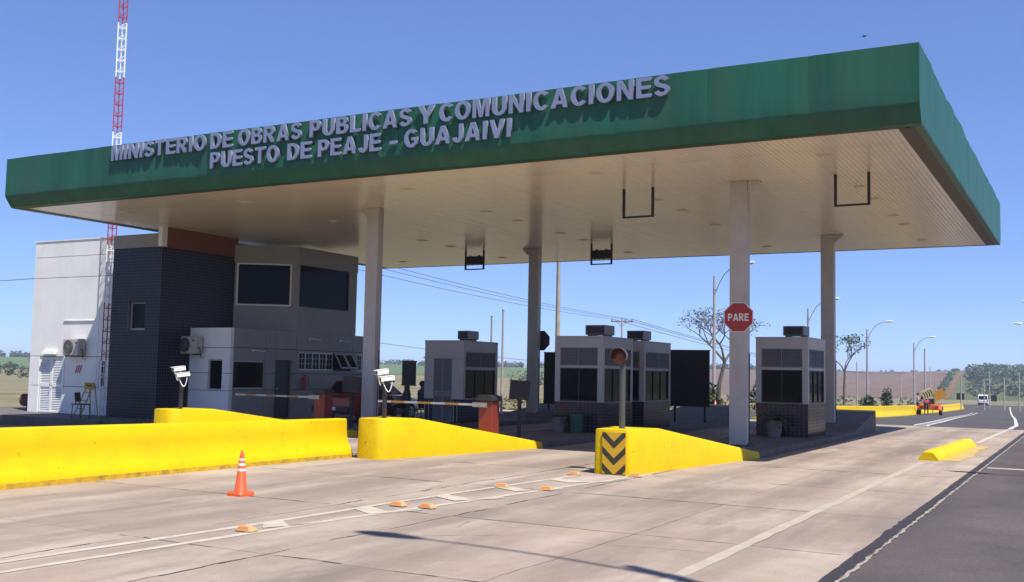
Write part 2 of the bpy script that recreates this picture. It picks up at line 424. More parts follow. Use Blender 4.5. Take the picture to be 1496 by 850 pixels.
M['olive_cloth'] = mat('olive_trousers', (0.07, 0.06, 0.035), 0.9, 0.1)
M['blue_shirt'] = mat('grey_blue_shirt', (0.13, 0.15, 0.22), 0.85, 0.1)
M['car_red'] = mat('red_car_paint', (0.32, 0.035, 0.02), 0.25, 0.05, coat=0.5)
M['van_white'] = mat('white_car_paint', (0.80, 0.80, 0.82), 0.25, 0.03, coat=0.5, k=0.95)
M['tyre'] = mat('tyre_rubber', (0.02, 0.02, 0.02), 0.85, 0.1)
M['tail_red'] = mat('tail_lamp', (0.4, 0.01, 0.01), 0.2, 0.02)
M['trailer_orange'] = mat('trailer_orange', (0.72, 0.15, 0.03), 0.5, 0.1)
M['board_yellow'] = mat('board_cream', (0.80, 0.68, 0.36), 0.5, 0.05)
M['board_orange'] = mat('board_orange', (0.75, 0.36, 0.04), 0.5, 0.05)
M['wire'] = mat('power_cable', (0.06, 0.06, 0.07), 0.6, 0.05)
M['dry_grass'] = mat('dry_grass_blades', (0.26, 0.22, 0.11), 0.9, 0.3, 0.3, world_space=True)

# ---------------------------------------------------------------- terrain
def sstep(a, b, x):
    t = max(0.0, min(1.0, (x - a) / (b - a))); return t * t * (3 - 2 * t)
def rdist(x, y, x0, x1, y0, y1):
    return math.hypot(max(x0 - x, 0, x - x1), max(y0 - y, 0, y - y1))
def low_z(y):
    return -1.1 - 1.0 * sstep(70, 165, y)
def road_z(y):
    return max(low_z(y), -0.022 * max(0.0, y - 42))          # the road falls away gently beyond the plaza
def tz(x, y):
    r = math.hypot(x, y); az = math.degrees(math.atan2(x, y))
    z = low_z(y)
    z += (-0.34 - z) * (1 - sstep(0, 5, rdist(x, y, -60, -20.5, -90, 37)))
    z += (road_z(y) - 0.035 - z) * (1 - sstep(0, 4.0, max(0.0, -20.0 - max(0, y - 42) * .04 - x)))
    left = 8.2 * sstep(180, 900, r)
    hill = -1.7 * sstep(150, 380, r) + 14.0 * sstep(360, 900, r) * (0.85 + 0.15 * sstep(-9, -4, az))
    w = sstep(-27, -19, az) * (1 - sstep(60, 90, az))
    z += left * (1 - w) + hill * w
    if r > 120:
        z += nz(x, y, 0.006, 3.1) * 1.2 * sstep(160, 500, r)
    return z
def polar(az, r):
    a = rad(az); return r * math.sin(a), r * math.cos(a)
def ground_pt(az, r, dz=0.0):
    x, y = polar(az, r); return (x, y, tz(x, y) + dz)

M['earth'] = ground_mat('dry_pasture', [(0.135, 0.135, 0.055), (0.24, 0.215, 0.12), (0.30, 0.255, 0.16), (0.17, 0.165, 0.075)], 0.045, 1.6, 0.95, ((0.35, 0.05, 1), 0.5, (0.11, 0.13, 0.05), 0.5))
M['plough'] = ground_mat('ploughed_soil', [(0.17, 0.115, 0.088), (0.215, 0.145, 0.11), (0.19, 0.13, 0.095)], 0.01, 0.35, 0.95, ((0.28, 0.012, 1), 0.25, (0.13, 0.085, 0.065), 0.6))
M['crop'] = ground_mat('green_crop', [(0.10, 0.175, 0.07), (0.14, 0.21, 0.09), (0.17, 0.22, 0.11)], 0.008, 0.3, 0.95, ((0.02, 0.2, 1), 0.4, (0.08, 0.15, 0.06), 0.5))
M['hill_grass'] = ground_mat('hill_grass', [(0.085, 0.115, 0.045), (0.12, 0.14, 0.06), (0.15, 0.155, 0.08)], 0.03, 0.5, 0.95)
M['red_dirt'] = ground_mat('red_earth', [(0.25, 0.085, 0.05), (0.31, 0.115, 0.065), (0.27, 0.10, 0.055)], 0.03, 0.8, 0.95)

mb = MB()
radii = [0.0]
r = 4.0
while r < 3200:
    radii.append(r); r *= 1.075 if r > 60 else 1.0; r += 1.6 if r < 60 else 0.0
NSEG = 200
for rr in radii:
    for j in range(NSEG):
        a = 360.0 * j / NSEG - 180
        x, y = polar(a, rr); mb.v.append((x, y, tz(x, y)))
for i in range(len(radii) - 1):
    for j in range(NSEG):
        a = i * NSEG + j; b = i * NSEG + (j + 1) % NSEG
        mb.f.append((a, a + NSEG, b + NSEG, b) if i else (a, a + NSEG, b + NSEG)); mb.m.append(0)
struct(mb.build('ground', M['earth'], smooth=True, fix=False))

def drape(name, mat_, az0f, az1f, r0, r1, nr, na, dz):
    mb = MB(); 
    for i in range(nr + 1):
        t = i / nr; rr = r0 * (r1 / r0) ** t
        for j in range(na + 1):
            s = j / na; a = az0f(rr) * (1 - s) + az1f(rr) * s
            mb.v.append(ground_pt(a, rr, dz * (0.3 + rr / 500.0)))
    for i in range(nr):
        for j in range(na):
            a = i * (na + 1) + j
            mb.f.append((a, a + na + 1, a + na + 2, a + 1)); mb.m.append(0)
    return struct(mb.build(name, mat_, smooth=True, fix=False))
def track_az(rr):
    return -6.35 + 0.8 * (rr - 380) / 480.0
drape('ploughed_field', M['plough'], lambda q: -27 + 0.6 * math.sin(q * .02), lambda q: track_az(q) - 0.62, 345, 905, 30, 40, 0.1)
drape('dirt_track', M['red_dirt'], lambda q: track_az(q) - 0.05 - 12 / q, lambda q: track_az(q) + 0.05 + 12 / q, 345, 905, 30, 3, 0.22)
drape('hill_pasture', M['hill_grass'], lambda q: track_az(q) - .7, lambda q: 22.0, 345, 905, 30, 40, 0.05)
drape('crop_field', M['crop'], lambda q: -95.0, lambda q: -20 - 4 * sstep(700, 380, q), 400, 900, 20, 60, 0.1)

# ---------------------------------------------------------------- plaza: slabs, asphalt, markings
XJ = [-19.9, -15.9, -12.2, -8.12, -6.45, -1.98]
YJ = [7.2 + 3.06 * k for k in range(-5, 12)]
bed = MB().box(-23.6, XJ[-1] - .004, YJ[0], YJ[-1], -0.06, -0.005).build('concrete_apron', M['joint'])
struct(bed)
def slab_mesh(dx, dy):
    g, c = 0.008, 0.003
    mb = MB()
    mb.loft([[(g, g, -0.0045), (dx - g, g, -0.0045), (dx - g, dy - g, -0.0045), (g, dy - g, -0.0045)],
             [(g, g, -c), (dx - g, g, -c), (dx - g, dy - g, -c), (g, dy - g, -c)],
             [(g + c, g + c, 0), (dx - g - c, g + c, 0), (dx - g - c, dy - g - c, 0), (g + c, dy - g - c, 0)]])
    return mb
cols = [(XJ[i], XJ[i + 1]) for i in range(len(XJ) - 1)] + [(-23.6, -19.9)]
for x0, x1 in cols:
    first = None
    for k in range(len(YJ) - 1):
        if x0 < -20 and YJ[k] < 19: continue
        if first is None:
            first = slab_mesh(x1 - x0, YJ[k + 1] - YJ[k]).build('slab', M['slab'], bed); o = first
        else:
            o = first.copy(); link(o, bed)
        o.location = (x0, YJ[k], random.uniform(-0.0015, 0.0015))

def sheet(name, pts, z, m):
    mb = MB(); mb.poly([(p[0], p[1], z) for p in pts]); return struct(mb.build(name, m, fix=False))
def strip_pts(path, w, jit=0.0, step=0.35):
    """outline of a band along a path, with ragged edges"""
    P = []
    for i in range(len(path) - 1):
        a, b = Vector(path[i]), Vector(path[i + 1]); n = max(1, int((b - a).length / step))
        for k in range(n): P.append(a.lerp(b, k / n))
    P.append(Vector(path[-1]))
    Lf, Rt = [], []
    for i, q in enumerate(P):
        d = (P[min(i + 1, len(P) - 1)] - P[max(i - 1, 0)]).normalized(); nrm = Vector((-d.y, d.x))
        Lf.append(q + nrm * (w / 2 + random.uniform(-jit, jit))); Rt.append(q - nrm * (w / 2 + random.uniform(-jit, jit)))
    return Lf, Rt
def band(mb, path, w, z, jit=0.0, step=0.35):
    Lf, Rt = strip_pts(path, w, jit, step)
    for i in range(len(Lf) - 1):
        mb.poly([(Rt[i].x, Rt[i].y, z), (Rt[i + 1].x, Rt[i + 1].y, z), (Lf[i + 1].x, Lf[i + 1].y, z), (Lf[i].x, Lf[i].y, z)])
    return mb
sheet('asphalt_lane', [(-1.98, -30), (9.5, -30), (9.5, YJ[-1]), (-1.98, YJ[-1])], -0.006, M['asphalt'])
struct(band(MB(), [(-1.93, -12), (-1.93, YJ[-1])], 0.12, 0.0, 0.02, .2).build('bitumen_joint', M['bitumen'], fix=False))
struct(band(MB(), [(-1.835, -12), (-1.835, YJ[-1])], 0.034, 0.004, 0.015, 0.1).build('mortar_edge', M['chalk'], fix=False))
mb = MB(); NY = 60
for i in range(NY + 1):
    y = YJ[-1] + (190 - YJ[-1]) * (i / NY) ** 1.3
    for j in range(7):
        u = j / 6; xl = -19.5 - (y - 41) * .045; xr = 9.5 - (y - 41) * .1
        mb.v.append((xl + (xr - xl) * u, y, road_z(y) - 0.008))
for i in range(NY):
    for j in range(6):
        a = i * 7 + j; mb.f.append((a, a + 1, a + 8, a + 7)); mb.m.append(0)
struct(mb.build('asphalt_road', M['asphalt_far'], fix=False))
def far_line(name, paths, w, m='bright_line', dz=0.008):
    mb = MB()
    for p in paths:
        Lf, Rt = strip_pts(p, w, .008, 1.2)
        for i in range(len(Lf) - 1):
            mb.poly([(q.x, q.y, road_z(q.y) + dz) for q in (Rt[i], Rt[i + 1], Lf[i + 1], Lf[i])])
    return struct(mb.build(name, M[m], fix=False))
def crack(mb, a, b, w, wander, gaps=0.25, step=0.09):
    a, b = Vector(a), Vector(b); n = max(3, int((b - a).length / step)); d = (b - a).normalized(); nr = Vector((-d.y, d.x)); sd_ = random.uniform(0, 90)
    prev = None
    for i in range(n + 1):
        u = i / n; s = (b - a).length * u
        q = a.lerp(b, u) + nr * wander * (noise.noise(Vector((s * .9, sd_, 0))) + .5 * noise.noise(Vector((s * 4, sd_, 3))))
        ww = w * (0.35 + 1.1 * abs(noise.noise(Vector((s * 2.2, sd_, 7)))))
        if noise.noise(Vector((s * .6, sd_, 11))) < -0.5 + gaps * 1.6: ww = 0
        cur = (q, ww)
        if prev and prev[1] > 0 and ww > 0:
            mb.poly([(prev[0].x - nr.x * prev[1], prev[0].y - nr.y * prev[1], .0025), (q.x - nr.x * ww, q.y - nr.y * ww, .0025), (q.x + nr.x * ww, q.y + nr.y * ww, .0025), (prev[0].x + nr.x * prev[1], prev[0].y + nr.y * prev[1], .0025)])
        prev = cur
random.seed(33)
mb = MB()
for y in YJ[3:12]:
    for i in range(1, len(XJ) - 1):
        if y > 20 and i < 4: continue
        crack(mb, (XJ[i] + .1, y), (XJ[i + 1] - .1, y), .013, .05, .2)
for x, w in ((-8.12, .010), (-6.45, .015), (-4.2, .005)):
    crack(mb, (x, 2), (x, 21), w, .06, .15)
for k in range(24):
    x, y = random.uniform(-12, -2.2), random.uniform(4, 21); L_ = random.uniform(.3, 1.5); a = random.choice((0.0, 1.57, .5)) + random.gauss(0, .35)
    crack(mb, (x, y), (x + L_ * math.cos(a), y + L_ * math.sin(a)), .005, .08, .05)
struct(mb.build('joint_seal_and_cracks', M['joint'], fix=False))
def line(name, paths, w, z=0.004, jit=0.006, m='white_line'):
    mb = MB()
    for p in paths: band(mb, p, w, z, jit)
    return struct(mb.build(name, M[m], fix=False))
line('lane_line', [[(-3.02, 2), (-3.02, 22.8)]], 0.13, jit=0.012, m='faded_line')
line('lane_line', [[(-2.72, 31), (-2.55, 41), (-2.5, YJ[-1] - .1)]], 0.13, jit=0.012)
line('gore_line', [[(-8.05, 3), (-7.92, 6), (-7.74, 8.6), (-7.68, 10.8), (-7.56, 13), (-7.36, 15.6)]], 0.1, jit=0.008)
line('gore_line', [[(-7.68, 3), (-7.52, 6), (-7.3, 9.3), (-6.98, 11.8), (-6.62, 15.4), (-6.5, 16.4)]], 0.1, jit=0.008)
mb = MB()
for y, xl, xv, xr in ((8.35, -7.72, -7.5, -7.3), (9.85, -7.66, -7.25, -6.98), (11.5, -7.6, -7.15, -6.78), (12.95, -7.5, -7.05, -6.64), (14.45, -7.42, -6.95, -6.5)):
    th = 0.34
    mb.poly([(xl, y + .5, .007), (xl, y + .5 - th * .9, .007), (xv, y - .05, .007), (xv + .12, y + .22, .007)])
    mb.poly([(xv, y - .05, .0075), (xr, y + .55, .0075), (xr - .04, y + .72, .0075), (xv + .12, y + .22, .0075)])
struct(mb.build('chevron_marking', M['white_line'], fix=False))
line('stop_line', [[(-1.78, 22.25), (9, 22.6)]], 0.28, 0.0, m='faded_line')
far_line('far_line', [[(-2.52, YJ[-1] + .1), (-2.74, 48.6), (-4.6, 80), (-7.2, 120), (-10.8, 176)], [(-10.8, 176), (-6, 178)]], 0.16)
hp = [(-5.5, YJ[-1] + .2), (-6.2, 52), (-7.5, 69.4), (-11.1, 125)]
far_line('hatched_line', [[(x - .22, y) for x, y in hp], [(x + .22, y) for x, y in hp]], .11)
mb = MB()
for k in range(52):
    y = YJ[-1] + .4 + k * 1.1
    for i in range(3):
        if hp[i][1] <= y <= hp[i + 1][1]: x = hp[i][0] + (hp[i + 1][0] - hp[i][0]) * (y - hp[i][1]) / (hp[i + 1][1] - hp[i][1])
    mb.poly([(x - .16, y, road_z(y) + .007), (x + .16, y + .12, road_z(y + .12) + .007), (x + .16, y + .5, road_z(y + .5) + .007), (x - .16, y + .38, road_z(y + .38) + .007)])
struct(mb.build('hatched_bars', M['bright_line'], fix=False))
far_line('edge_line', [[(-18.5, 44), (-12.8, 43.6)], [(-7, 60), (4, 56)], [(-10.5, 100), (-4, 98)]], 0.18, 'faded_line')
line('yellow_overspray', [[(-2.62, 23.6), (-2.5, 29.6)]], 0.42, 0.0045, 0.08, m='overspray')

# ---------------------------------------------------------------- canopy
CX0, CX1, CY0, CY1, CS, CH = -27.176, -2.474, 18.79, 37.38, 6.112, 1.39
canopy = thing('toll_canopy', 'long flat green canopy on grey columns spanning the toll lanes', 'canopy', (-14.8, 28, 0))
PF = [(0.0, CH), (0.0, CH * .75), (0.0, CH * .5), (0.0, .36), (0.006, .31), (0.03, .265), (0.075, .2), (0.15, .1), (0.215, .015), (0.30, -0.004), (0.36, 0.0)]
PS = [(0.0, CH), (0.0, CH * .75), (0.0, CH * .5), (0.0, .36), (0.0, .31), (0.0, .265), (0.0, .2), (0.0, .1), (0.0, .01), (0.012, -0.006), (0.2, -0.004)]
def fascia(side, a, b, panels):
    n = 14
    prof = PF if side in (0, 2) else PS
    other = PS if side in (0, 2) else PF
    for k in range(panels):
        u0 = a + (b - a) * k / panels; u1 = a + (b - a) * (k + 1) / panels
        mb = MB(); rows = []
        for i in range(n + 1):
            t = i / n
            row = []
            for (d, h), (do, ho) in zip(prof, other):
                lo = u0 + (do if k == 0 else 0); hi = u1 - (do if k == panels - 1 else 0)
                u = lo + (hi - lo) * t
                wob = 0.026 * nz(u, h, 0.8, side) + 0.013 * nz(u, h, 2.4, side + 5)
                edge = 0.013 if (i == 0 and k) or (i == n and k < panels - 1) else 0.0
                endk = min(1.0, (u - a) * 2, (b - u) * 2)
                dd = d + wob * min(1, max(0, h) / .3) * endk + edge
                h2 = h + (0.010 * nz(u, 0, .5, 2) * endk if h == CH else 0)
                if side == 0: row.append((u, CY0 + dd, CS + h2))
                elif side == 1: row.append((CX1 - dd, u, CS + h2))
                elif side == 2: row.append((u, CY1 - dd, CS + h2))
                else: row.append((CX0 + dd, u, CS + h2))
            rows.append(row)
        mb.loft(rows, caps=False, close=False)
        mb.build('fascia_panel', M['green'], canopy, smooth=True, fix=False)
fascia(0, CX0, CX1, 13)
fascia(1, CY0, CY1, 9)
fascia(2, CX0, CX1, 6)
fascia(3, CY0, CY1, 4)
MB().box(CX0 + .02, CX1 - .02, CY0 + .02, CY1 - .02, CS + CH - .03, CS + CH - .012).build('roof_deck', M['galv'], canopy)
MB().box(CX0 + .36, CX1 - .36, CY0 + .36, CY1 - .36, CS + .03, CS + .05).build('soffit_backing', M['soffit_gap'], canopy)
mb = MB()
for x0, x1, y0, y1 in ((CX0 + .3, CX1 - .3, CY0 + .3, CY0 + .42), (CX0 + .3, CX1 - .3, CY1 - .42, CY1 - .3), (CX0 + .14, CX0 + .42, CY0 + .424, CY1 - .424), (CX1 - .42, CX1 - .14, CY0 + .424, CY1 - .424)):
    mb.box(x0, x1, y0, y1, CS - .006, CS + .03)
mb.build('edge_trim', M['lip'], canopy)
# soffit boards: 0.2 m wide with a middle groove, seams across
bx0, bx1 = CX0 + .42, CX1 - .42
nb = 119; bw = (bx1 - bx0) / nb
seams = [CY0 + .424, 20.45, 24.2, 28.6, 33.3, CY1 - .424]
mb = MB()
for i in range(5):
    a, b = seams[i] + .004, seams[i + 1] - .004
    for c0, c1 in ((.002, bw / 2 - .002), (bw / 2 + .002, bw - .002)):
        mb.loft([[(c0 - .001, y, CS + .02), (c0 + .001, y, CS + .0025), (c0 + .007, y, CS), (c1 - .007, y, CS), (c1 - .001, y, CS + .0025), (c1 + .001, y, CS + .02)] for y in (a, b)], caps=False, close=False)
board = mb.build('soffit_board', M['soffit'], canopy, fix=False)
me = board.data
for v in me.vertices: v.co.x += OFF[canopy.name].x; 
for k in range(nb):
    o = board if k == 0 else link(board.copy(), canopy)
    o.location = (bx0 + k * bw - OFF[canopy.name].x, 0, random.uniform(-.0015, .0015))
# recessed lights
lm = MB()
lm.box(-.17, .17, -.17, .17, -.008, -.001, 0).box(-.125, .125, -.125, .125, -.011, -.0085, 1)
for q in range(5): lm.box(-.125, .125, -.11 + q * .05, -.10 + q * .05, -.016, -.0115, 0)
lt0 = None
for X in (-4.58, -9.52, -14.63, -19.88, -24.56):
    for Y in (20.85, 24.65, 26.5, 29.4, 31.2, 34.95):
        if X < -24 and Y > 22 and Y < 33: continue
        if lt0 is None:
            lt0 = lm.build('recessed_light', [M['soffit'], M['lens']], None, fix=False); lt0.parent = canopy; o = lt0
        else:
            o = link(lt0.copy(), canopy)
        o.location = Vector((X, Y, CS)) - OFF[canopy.name]
# columns
for X, Y, s in ((-6.92, 23.09, 1), (-17.2, 23.09, -1), (-7.05, 32.85, 1), (-17.33, 32.85, -1)):
    zb = 0.13
    col = MB().box(X - .2, X + .2, Y - .13, Y + .13, zb, CS - .003).build('column', M['column'], canopy, bevel=.012)
    g = MB().prism([(X + s * .205, CS - .005), (X + s * .47, CS - .005), (X + s * .47, CS - .035), (X + s * .205, CS - .26)], 'y', Y - .1, Y + .1).build('gusset', M['column'], col)
    b = MB().box(X - .27, X + .27, Y - .2, Y + .2, zb - .002, zb + .018)
    for sx in (-.235, .235):
        for sy in (-.16, .16): b.tube([(X + sx, Y + sy, zb + .02), (X + sx, Y + sy, zb + .055)], .014, 6)
    b.build('base_plate', M['dark_metal'], col)
    c = MB(); c.tube([(X + .207, Y + .05, zb + .02), (X + .215, Y + .05, 2.2)], .012, 6); c.build('cable_conduit', M['dark_metal'], col)

# letters on the front fascia
def arc(cx, cy, rx, ry, a0, a1, n=12):
    return [(cx + rx * math.cos(rad(a0 + (a1 - a0) * k / n)), cy + ry * math.sin(rad(a0 + (a1 - a0) * k / n))) for k in range(n + 1)]
def s_shape(t=.105):
    c = arc(.35, .715, .235, .195, 12, 262, 16) + arc(.365, .285, .25, .2, 82, -168, 16)
    Lp, Rp = [], []
    for i, q in enumerate(c):
        d = (Vector(c[min(i + 1, len(c) - 1)]) - Vector(c[max(i - 1, 0)])).normalized(); k = t * (.8 if 5 < i < 9 or 24 < i < 28 else 1.0)
        Lp.append((q[0] - d.y * k, q[1] + d.x * k)); Rp.append((q[0] + d.y * k, q[1] - d.x * k))
    return [Lp + Rp[::-1]]
LET = {
 'I': [[(0, 0), (.23, 0), (.23, 1), (0, 1)]],
 '-': [[(0, .28), (.38, .28), (.38, .47), (0, .47)]],
 'E': [[(0, 0), (.7, 0), (.7, .18), (.23, .18), (.23, .42), (.64, .42), (.64, .6), (.23, .6), (.23, .82), (.68, .82), (.68, 1), (0, 1)]],
 'L': [[(0, 0), (.66, 0), (.66, .19), (.23, .19), (.23, 1), (0, 1)]],
 'T': [[(.26, 0), (.49, 0), (.49, .81), (.75, .81), (.75, 1), (0, 1), (0, .81), (.26, .81)]],
 'M': [[(0, 0), (.21, 0), (.21, .72), (.375, 0), (.56, 0), (.725, .72), (.725, 0), (.935, 0), (.935, 1), (.62, 1), (.4675, .36), (.315, 1), (0, 1)]],
 'N': [[(0, 0), (.22, 0), (.22, .62), (.57, 0), (.79, 0), (.79, 1), (.57, 1), (.57, .38), (.22, 1), (0, 1)]],
 'A': [[(0, 0), (.235, 0), (.295, .19), (.585, .19), (.645, 0), (.88, 0), (.56, 1), (.32, 1)], [(.345, .37), (.44, .70), (.535, .37)]],
 'V': [[(.3, 0), (.54, 0), (.84, 1), (.605, 1), (.42, .3), (.235, 1), (0, 1)]],
 'Y': [[(.3, 0), (.53, 0), (.53, .41), (.83, 1), (.575, 1), (.415, .63), (.255, 1), (0, 1), (.3, .41)]],
 'O': [arc(.43, .5, .43, .52, 0, 354, 40), arc(.43, .5, .2, .33, 354, 0, 30)],
 'D': [[(0, 0), (.36, 0)] + arc(.36, .5, .42, .5, -88, 88, 20) + [(.36, 1), (0, 1)], [(.23, .18), (.23, .82)] + arc(.34, .5, .21, .32, 90, -90, 14)],
 'P': [[(0, 0), (.23, 0), (.23, .36)] + arc(.42, .68, .3, .32, -90, 90, 16) + [(0, 1)], [(.23, .53), (.23, .83)] + arc(.39, .68, .11, .15, 90, -90, 10)],
 'R': [[(0, 0), (.23, 0), (.23, .39), (.31, .39), (.54, 0), (.82, 0), (.57, .42)] + arc(.47, .71, .28, .29, -65, 90, 14) + [(0, 1)], [(.23, .56), (.23, .83)] + arc(.43, .695, .11, .135, 90, -90, 10)],
 'B': [[(0, 0)] + arc(.46, .29, .3, .29, -90, 66, 14) + arc(.44, .755, .27, .245, -42, 90, 12) + [(0, 1)], [(.23, .61), (.23, .83)] + arc(.39, .72, .09, .11, 90, -90, 8), [(.23, .17), (.23, .44)] + arc(.41, .305, .12, .135, 90, -90, 8)],
 'U': [[(0, 1)] + arc(.39, .37, .39, .39, 180, 360, 20) + [(.78, 1), (.55, 1)] + arc(.39, .37, .16, .2, 360, 180, 14) + [(.23, 1)]],
 'J': [arc(.3, .32, .3, .34, 190, 360, 16) + [(.6, 1), (.37, 1)] + arc(.3, .32, .075, .16, 360, 195, 8)],
 'C': [arc(.43, .5, .43, .52, 38, 322, 34) + arc(.43, .5, .2, .33, 318, 42, 28)],
 'G': [arc(.43, .5, .43, .52, 42, 322, 32) + [(.85, .14), (.85, .55), (.44, .55), (.44, .38), (.63, .38), (.63, .25)] + arc(.43, .5, .2, .33, 300, 45, 24)],
 'S': s_shape(),
}
def glyph_mesh(ch):
    cu = bpy.data.curves.new('g', 'CURVE'); cu.dimensions = '2D'; cu.fill_mode = 'BOTH'; cu.extrude = 0.5
    for lp in LET[ch]:
        sp = cu.splines.new('POLY'); sp.points.add(len(lp) - 1)
        for i, q in enumerate(lp): sp.points[i].co = (q[0], q[1], 0, 1)
        sp.use_cyclic_u = True
    o = bpy.data.objects.new('g', cu); COL.objects.link(o)
    dg = bpy.context.evaluated_depsgraph_get()
    me = bpy.data.meshes.new_from_object(o.evaluated_get(dg))
    bpy.data.objects.remove(o); bpy.data.curves.remove(cu)
    return me
GLY = {}
def glyph(ch, bold=0):
    if ch not in GLY:
        me = glyph_mesh(ch)
        xs = [v.co.x for v in me.vertices]; ys = [v.co.y for v in me.vertices]
        GLY[ch] = (me, min(xs), max(xs), min(ys), max(ys))
    return GLY[ch]
CAP, BASEY = 1.0, 0.0
def word(text, x0, x1, z0, h, ypl, depth, name, m, parent, bold=0, gap=0.14):
    """letters standing on the line z0 on a wall facing -y, spread from x0 to x1"""
    ws = [(glyph(c, bold)[2] - glyph(c, bold)[1]) for c in text]
    tot = sum(ws) + gap * (len(text) - 1); k = (x1 - x0) / tot; s = h / CAP
    x = x0
    for c, w in zip(text, ws):
        me0, a, b, lo, hi = glyph(c, bold)
        me = me0.copy(); me.name = name
        off = OFF.get(parent.name)
        for v in me.vertices:
            vx, vy, vz = v.co
            v.co = (x + (vx - a) * k - off.x, ypl - depth * (vz + .5) - off.y, z0 + (vy - BASEY) * s - off.z)
        me.materials.clear(); me.materials.append(m)
        o = bpy.data.objects.new(name, me); link(o, parent)
        x += (w + gap) * k
for t, a, b, z in (('MINISTERIO', -22.69, -19.27, 7.07), ('DE', -19.1, -18.36, 7.07), ('OBRAS', -18.17, -16.18, 7.07), ('PUBLICAS', -15.92, -13.04, 7.07), ('Y', -12.86, -12.43, 7.07), ('COMUNICACIONES', -12.3, -7.0, 7.07),
                   ('PUESTO', -19.08, -16.86, 6.58), ('DE', -16.58, -15.86, 6.58), ('PEAJE', -15.65, -13.86, 6.58), ('-', -13.61, -13.42, 6.58), ('GUAJAIVI', -13.21, -10.5, 6.58)):
    word(t, a, b, z, 0.40, CY0 - .03, 0.06, 'letter', M['letter'], canopy)

# frames hung under the canopy over each lane
def lane_frame(x0, x1, y, label, display):
    t = thing('lane_signal_frame', label, 'frame', ((x0 + x1) / 2, y, 5.4), 'signal frames hung over the lanes')
    for x in (x0, x1):
        MB().box(x - .028, x + .028, y - .028, y + .028, 5.4, CS - .004).build('hanger', M['black'], t)
    MB().box(x0 + .029, x1 - .029, y - .024, y + .024, 5.4, 5.44).build('crossbar', M['black'], t)
    if display:
        d = MB().box(x0 + .05, x1 - .05, y - .06, y + .06, 5.6, 5.9).build('signal_box', M['black'], t, bevel=.01)
        for x in (x0 + .2, x1 - .2):
            MB().box(x - .03, x + .03, y - .03, y + .03, 5.901, 5.935).build('lug', M['black'], d)
        for q in range(4):
            x = x0 + .12 + q * (x1 - x0 - .24) / 3
            MB().tube([(x, y, 5.6), (x, y, 5.572)], .018, 6).build('cable_gland', M['black'], d)
lane_frame(-4.78, -4.08, 23.05, 'empty black frame hung under the canopy over the outermost lane by the road', False)
lane_frame(-9.72, -8.98, 22.94, 'empty black frame hung between the stop sign column and the middle of the canopy', False)
lane_frame(-14.92, -14.17, 32.42, 'black signal box frame hung above the pair of booths', True)
lane_frame(-20.1, -19.33, 32.6, 'black signal box frame hung above the booth with the louvred door', True)
# ---------------------------------------------------------------- wall helpers
def rects(u0, u1, z0, z1, holes):
    us = sorted({u0, u1} | {q for h in holes for q in h[:2] if u0 < q < u1}); zs = sorted({z0, z1} | {q for h in holes for q in h[2:] if z0 < q < z1})
    out = []
    for i in range(len(us) - 1):
        for j in range(len(zs) - 1):
            cu, cz = (us[i] + us[i + 1]) / 2, (zs[j] + zs[j + 1]) / 2
            if not any(h[0] < cu < h[1] and h[2] < cz < h[3] for h in holes): out.append((us[i], us[i + 1], zs[j], zs[j + 1]))
    return out
def fbox(mb, face, pl, u0, u1, z0, z1, d0, d1, m=0):
    """box on a wall: face 'y' looks to -y from y=pl, face 'x' looks to +x from x=pl; d = depth into the wall"""
    if face == 'y': mb.box(u0, u1, pl + d0, pl + d1, z0, z1, m)
    else: mb.box(pl - d1, pl - d0, u0, u1, z0, z1, m)
    return mb
def panels(parent, face, pl, us, zs, holes, m, name='wall_panel', g=0.009, th=0.14):
    for i in range(len(us) - 1):
        for j in range(len(zs) - 1):
            gg = [us[i] + (g if i else 0), us[i + 1] - (g if i < len(us) - 2 else 0), zs[j] + (g if j else 0), zs[j + 1] - (g if j < len(zs) - 2 else 0)]
            R = rects(*gg, holes)
            if not R: continue
            left = list(R)
            while left:                                     # an opening may cut a panel in two: each piece is its own
                grp = [left.pop()]; grew = True
                while grew:
                    grew = False
                    for q in left[:]:
                        if any(min(q[1], p[1]) - max(q[0], p[0]) > -1e-6 and min(q[3], p[3]) - max(q[2], p[2]) > -1e-6 and (min(q[1], p[1]) - max(q[0], p[0]) > 1e-4 or min(q[3], p[3]) - max(q[2], p[2]) > 1e-4) for p in grp):
                            grp.append(q); left.remove(q); grew = True
                mb = MB()
                for q in grp: fbox(mb, face, pl, *q, 0, th)
                mb.build(name, m, parent)
def tiles(mb, face, pl, u0, u1, z0, z1, pu, pz, holes=(), th=0.005, gap=0.013):
    nu = max(1, round((u1 - u0) / pu)); nzz = max(1, round((z1 - z0) / pz)); pu = (u1 - u0) / nu; pz = (z1 - z0) / nzz
    for i in range(nu):
        for j in range(nzz):
            gu = gap * 1.6; a, b, c, d = u0 + i * pu + gu / 2, u0 + (i + 1) * pu - gu / 2, z0 + j * pz + gap / 2, z0 + (j + 1) * pz - gap / 2
            if any(h[0] < (a + b) / 2 < h[1] and h[2] < (c + d) / 2 < h[3] for h in holes): continue
            k = random.uniform(0, .0025)
            fbox(mb, face, pl, a, b, c, d, -th - k, 0)
    return mb
def blades(face, pl, u0, u1, z0, z1, n, depth=0.045):
    mb = MB(); p = (z1 - z0) / n
    for k in range(n):
        z = z0 + (k + .5) * p
        if face == 'y':
            q = [(pl + .004, z - p * .42), (pl + .014, z - p * .42), (pl + depth, z + p * .42), (pl + depth - .01, z + p * .42)]
            mb.prism(q, 'x', u0, u1)
        else:
            q = [(pl - .004, z - p * .42), (pl - .014, z - p * .42), (pl - depth, z + p * .42), (pl - depth + .01, z + p * .42)]
            mb.loft([[(a, u, b) for a, b in q] for u in (u0, u1)])
    return mb
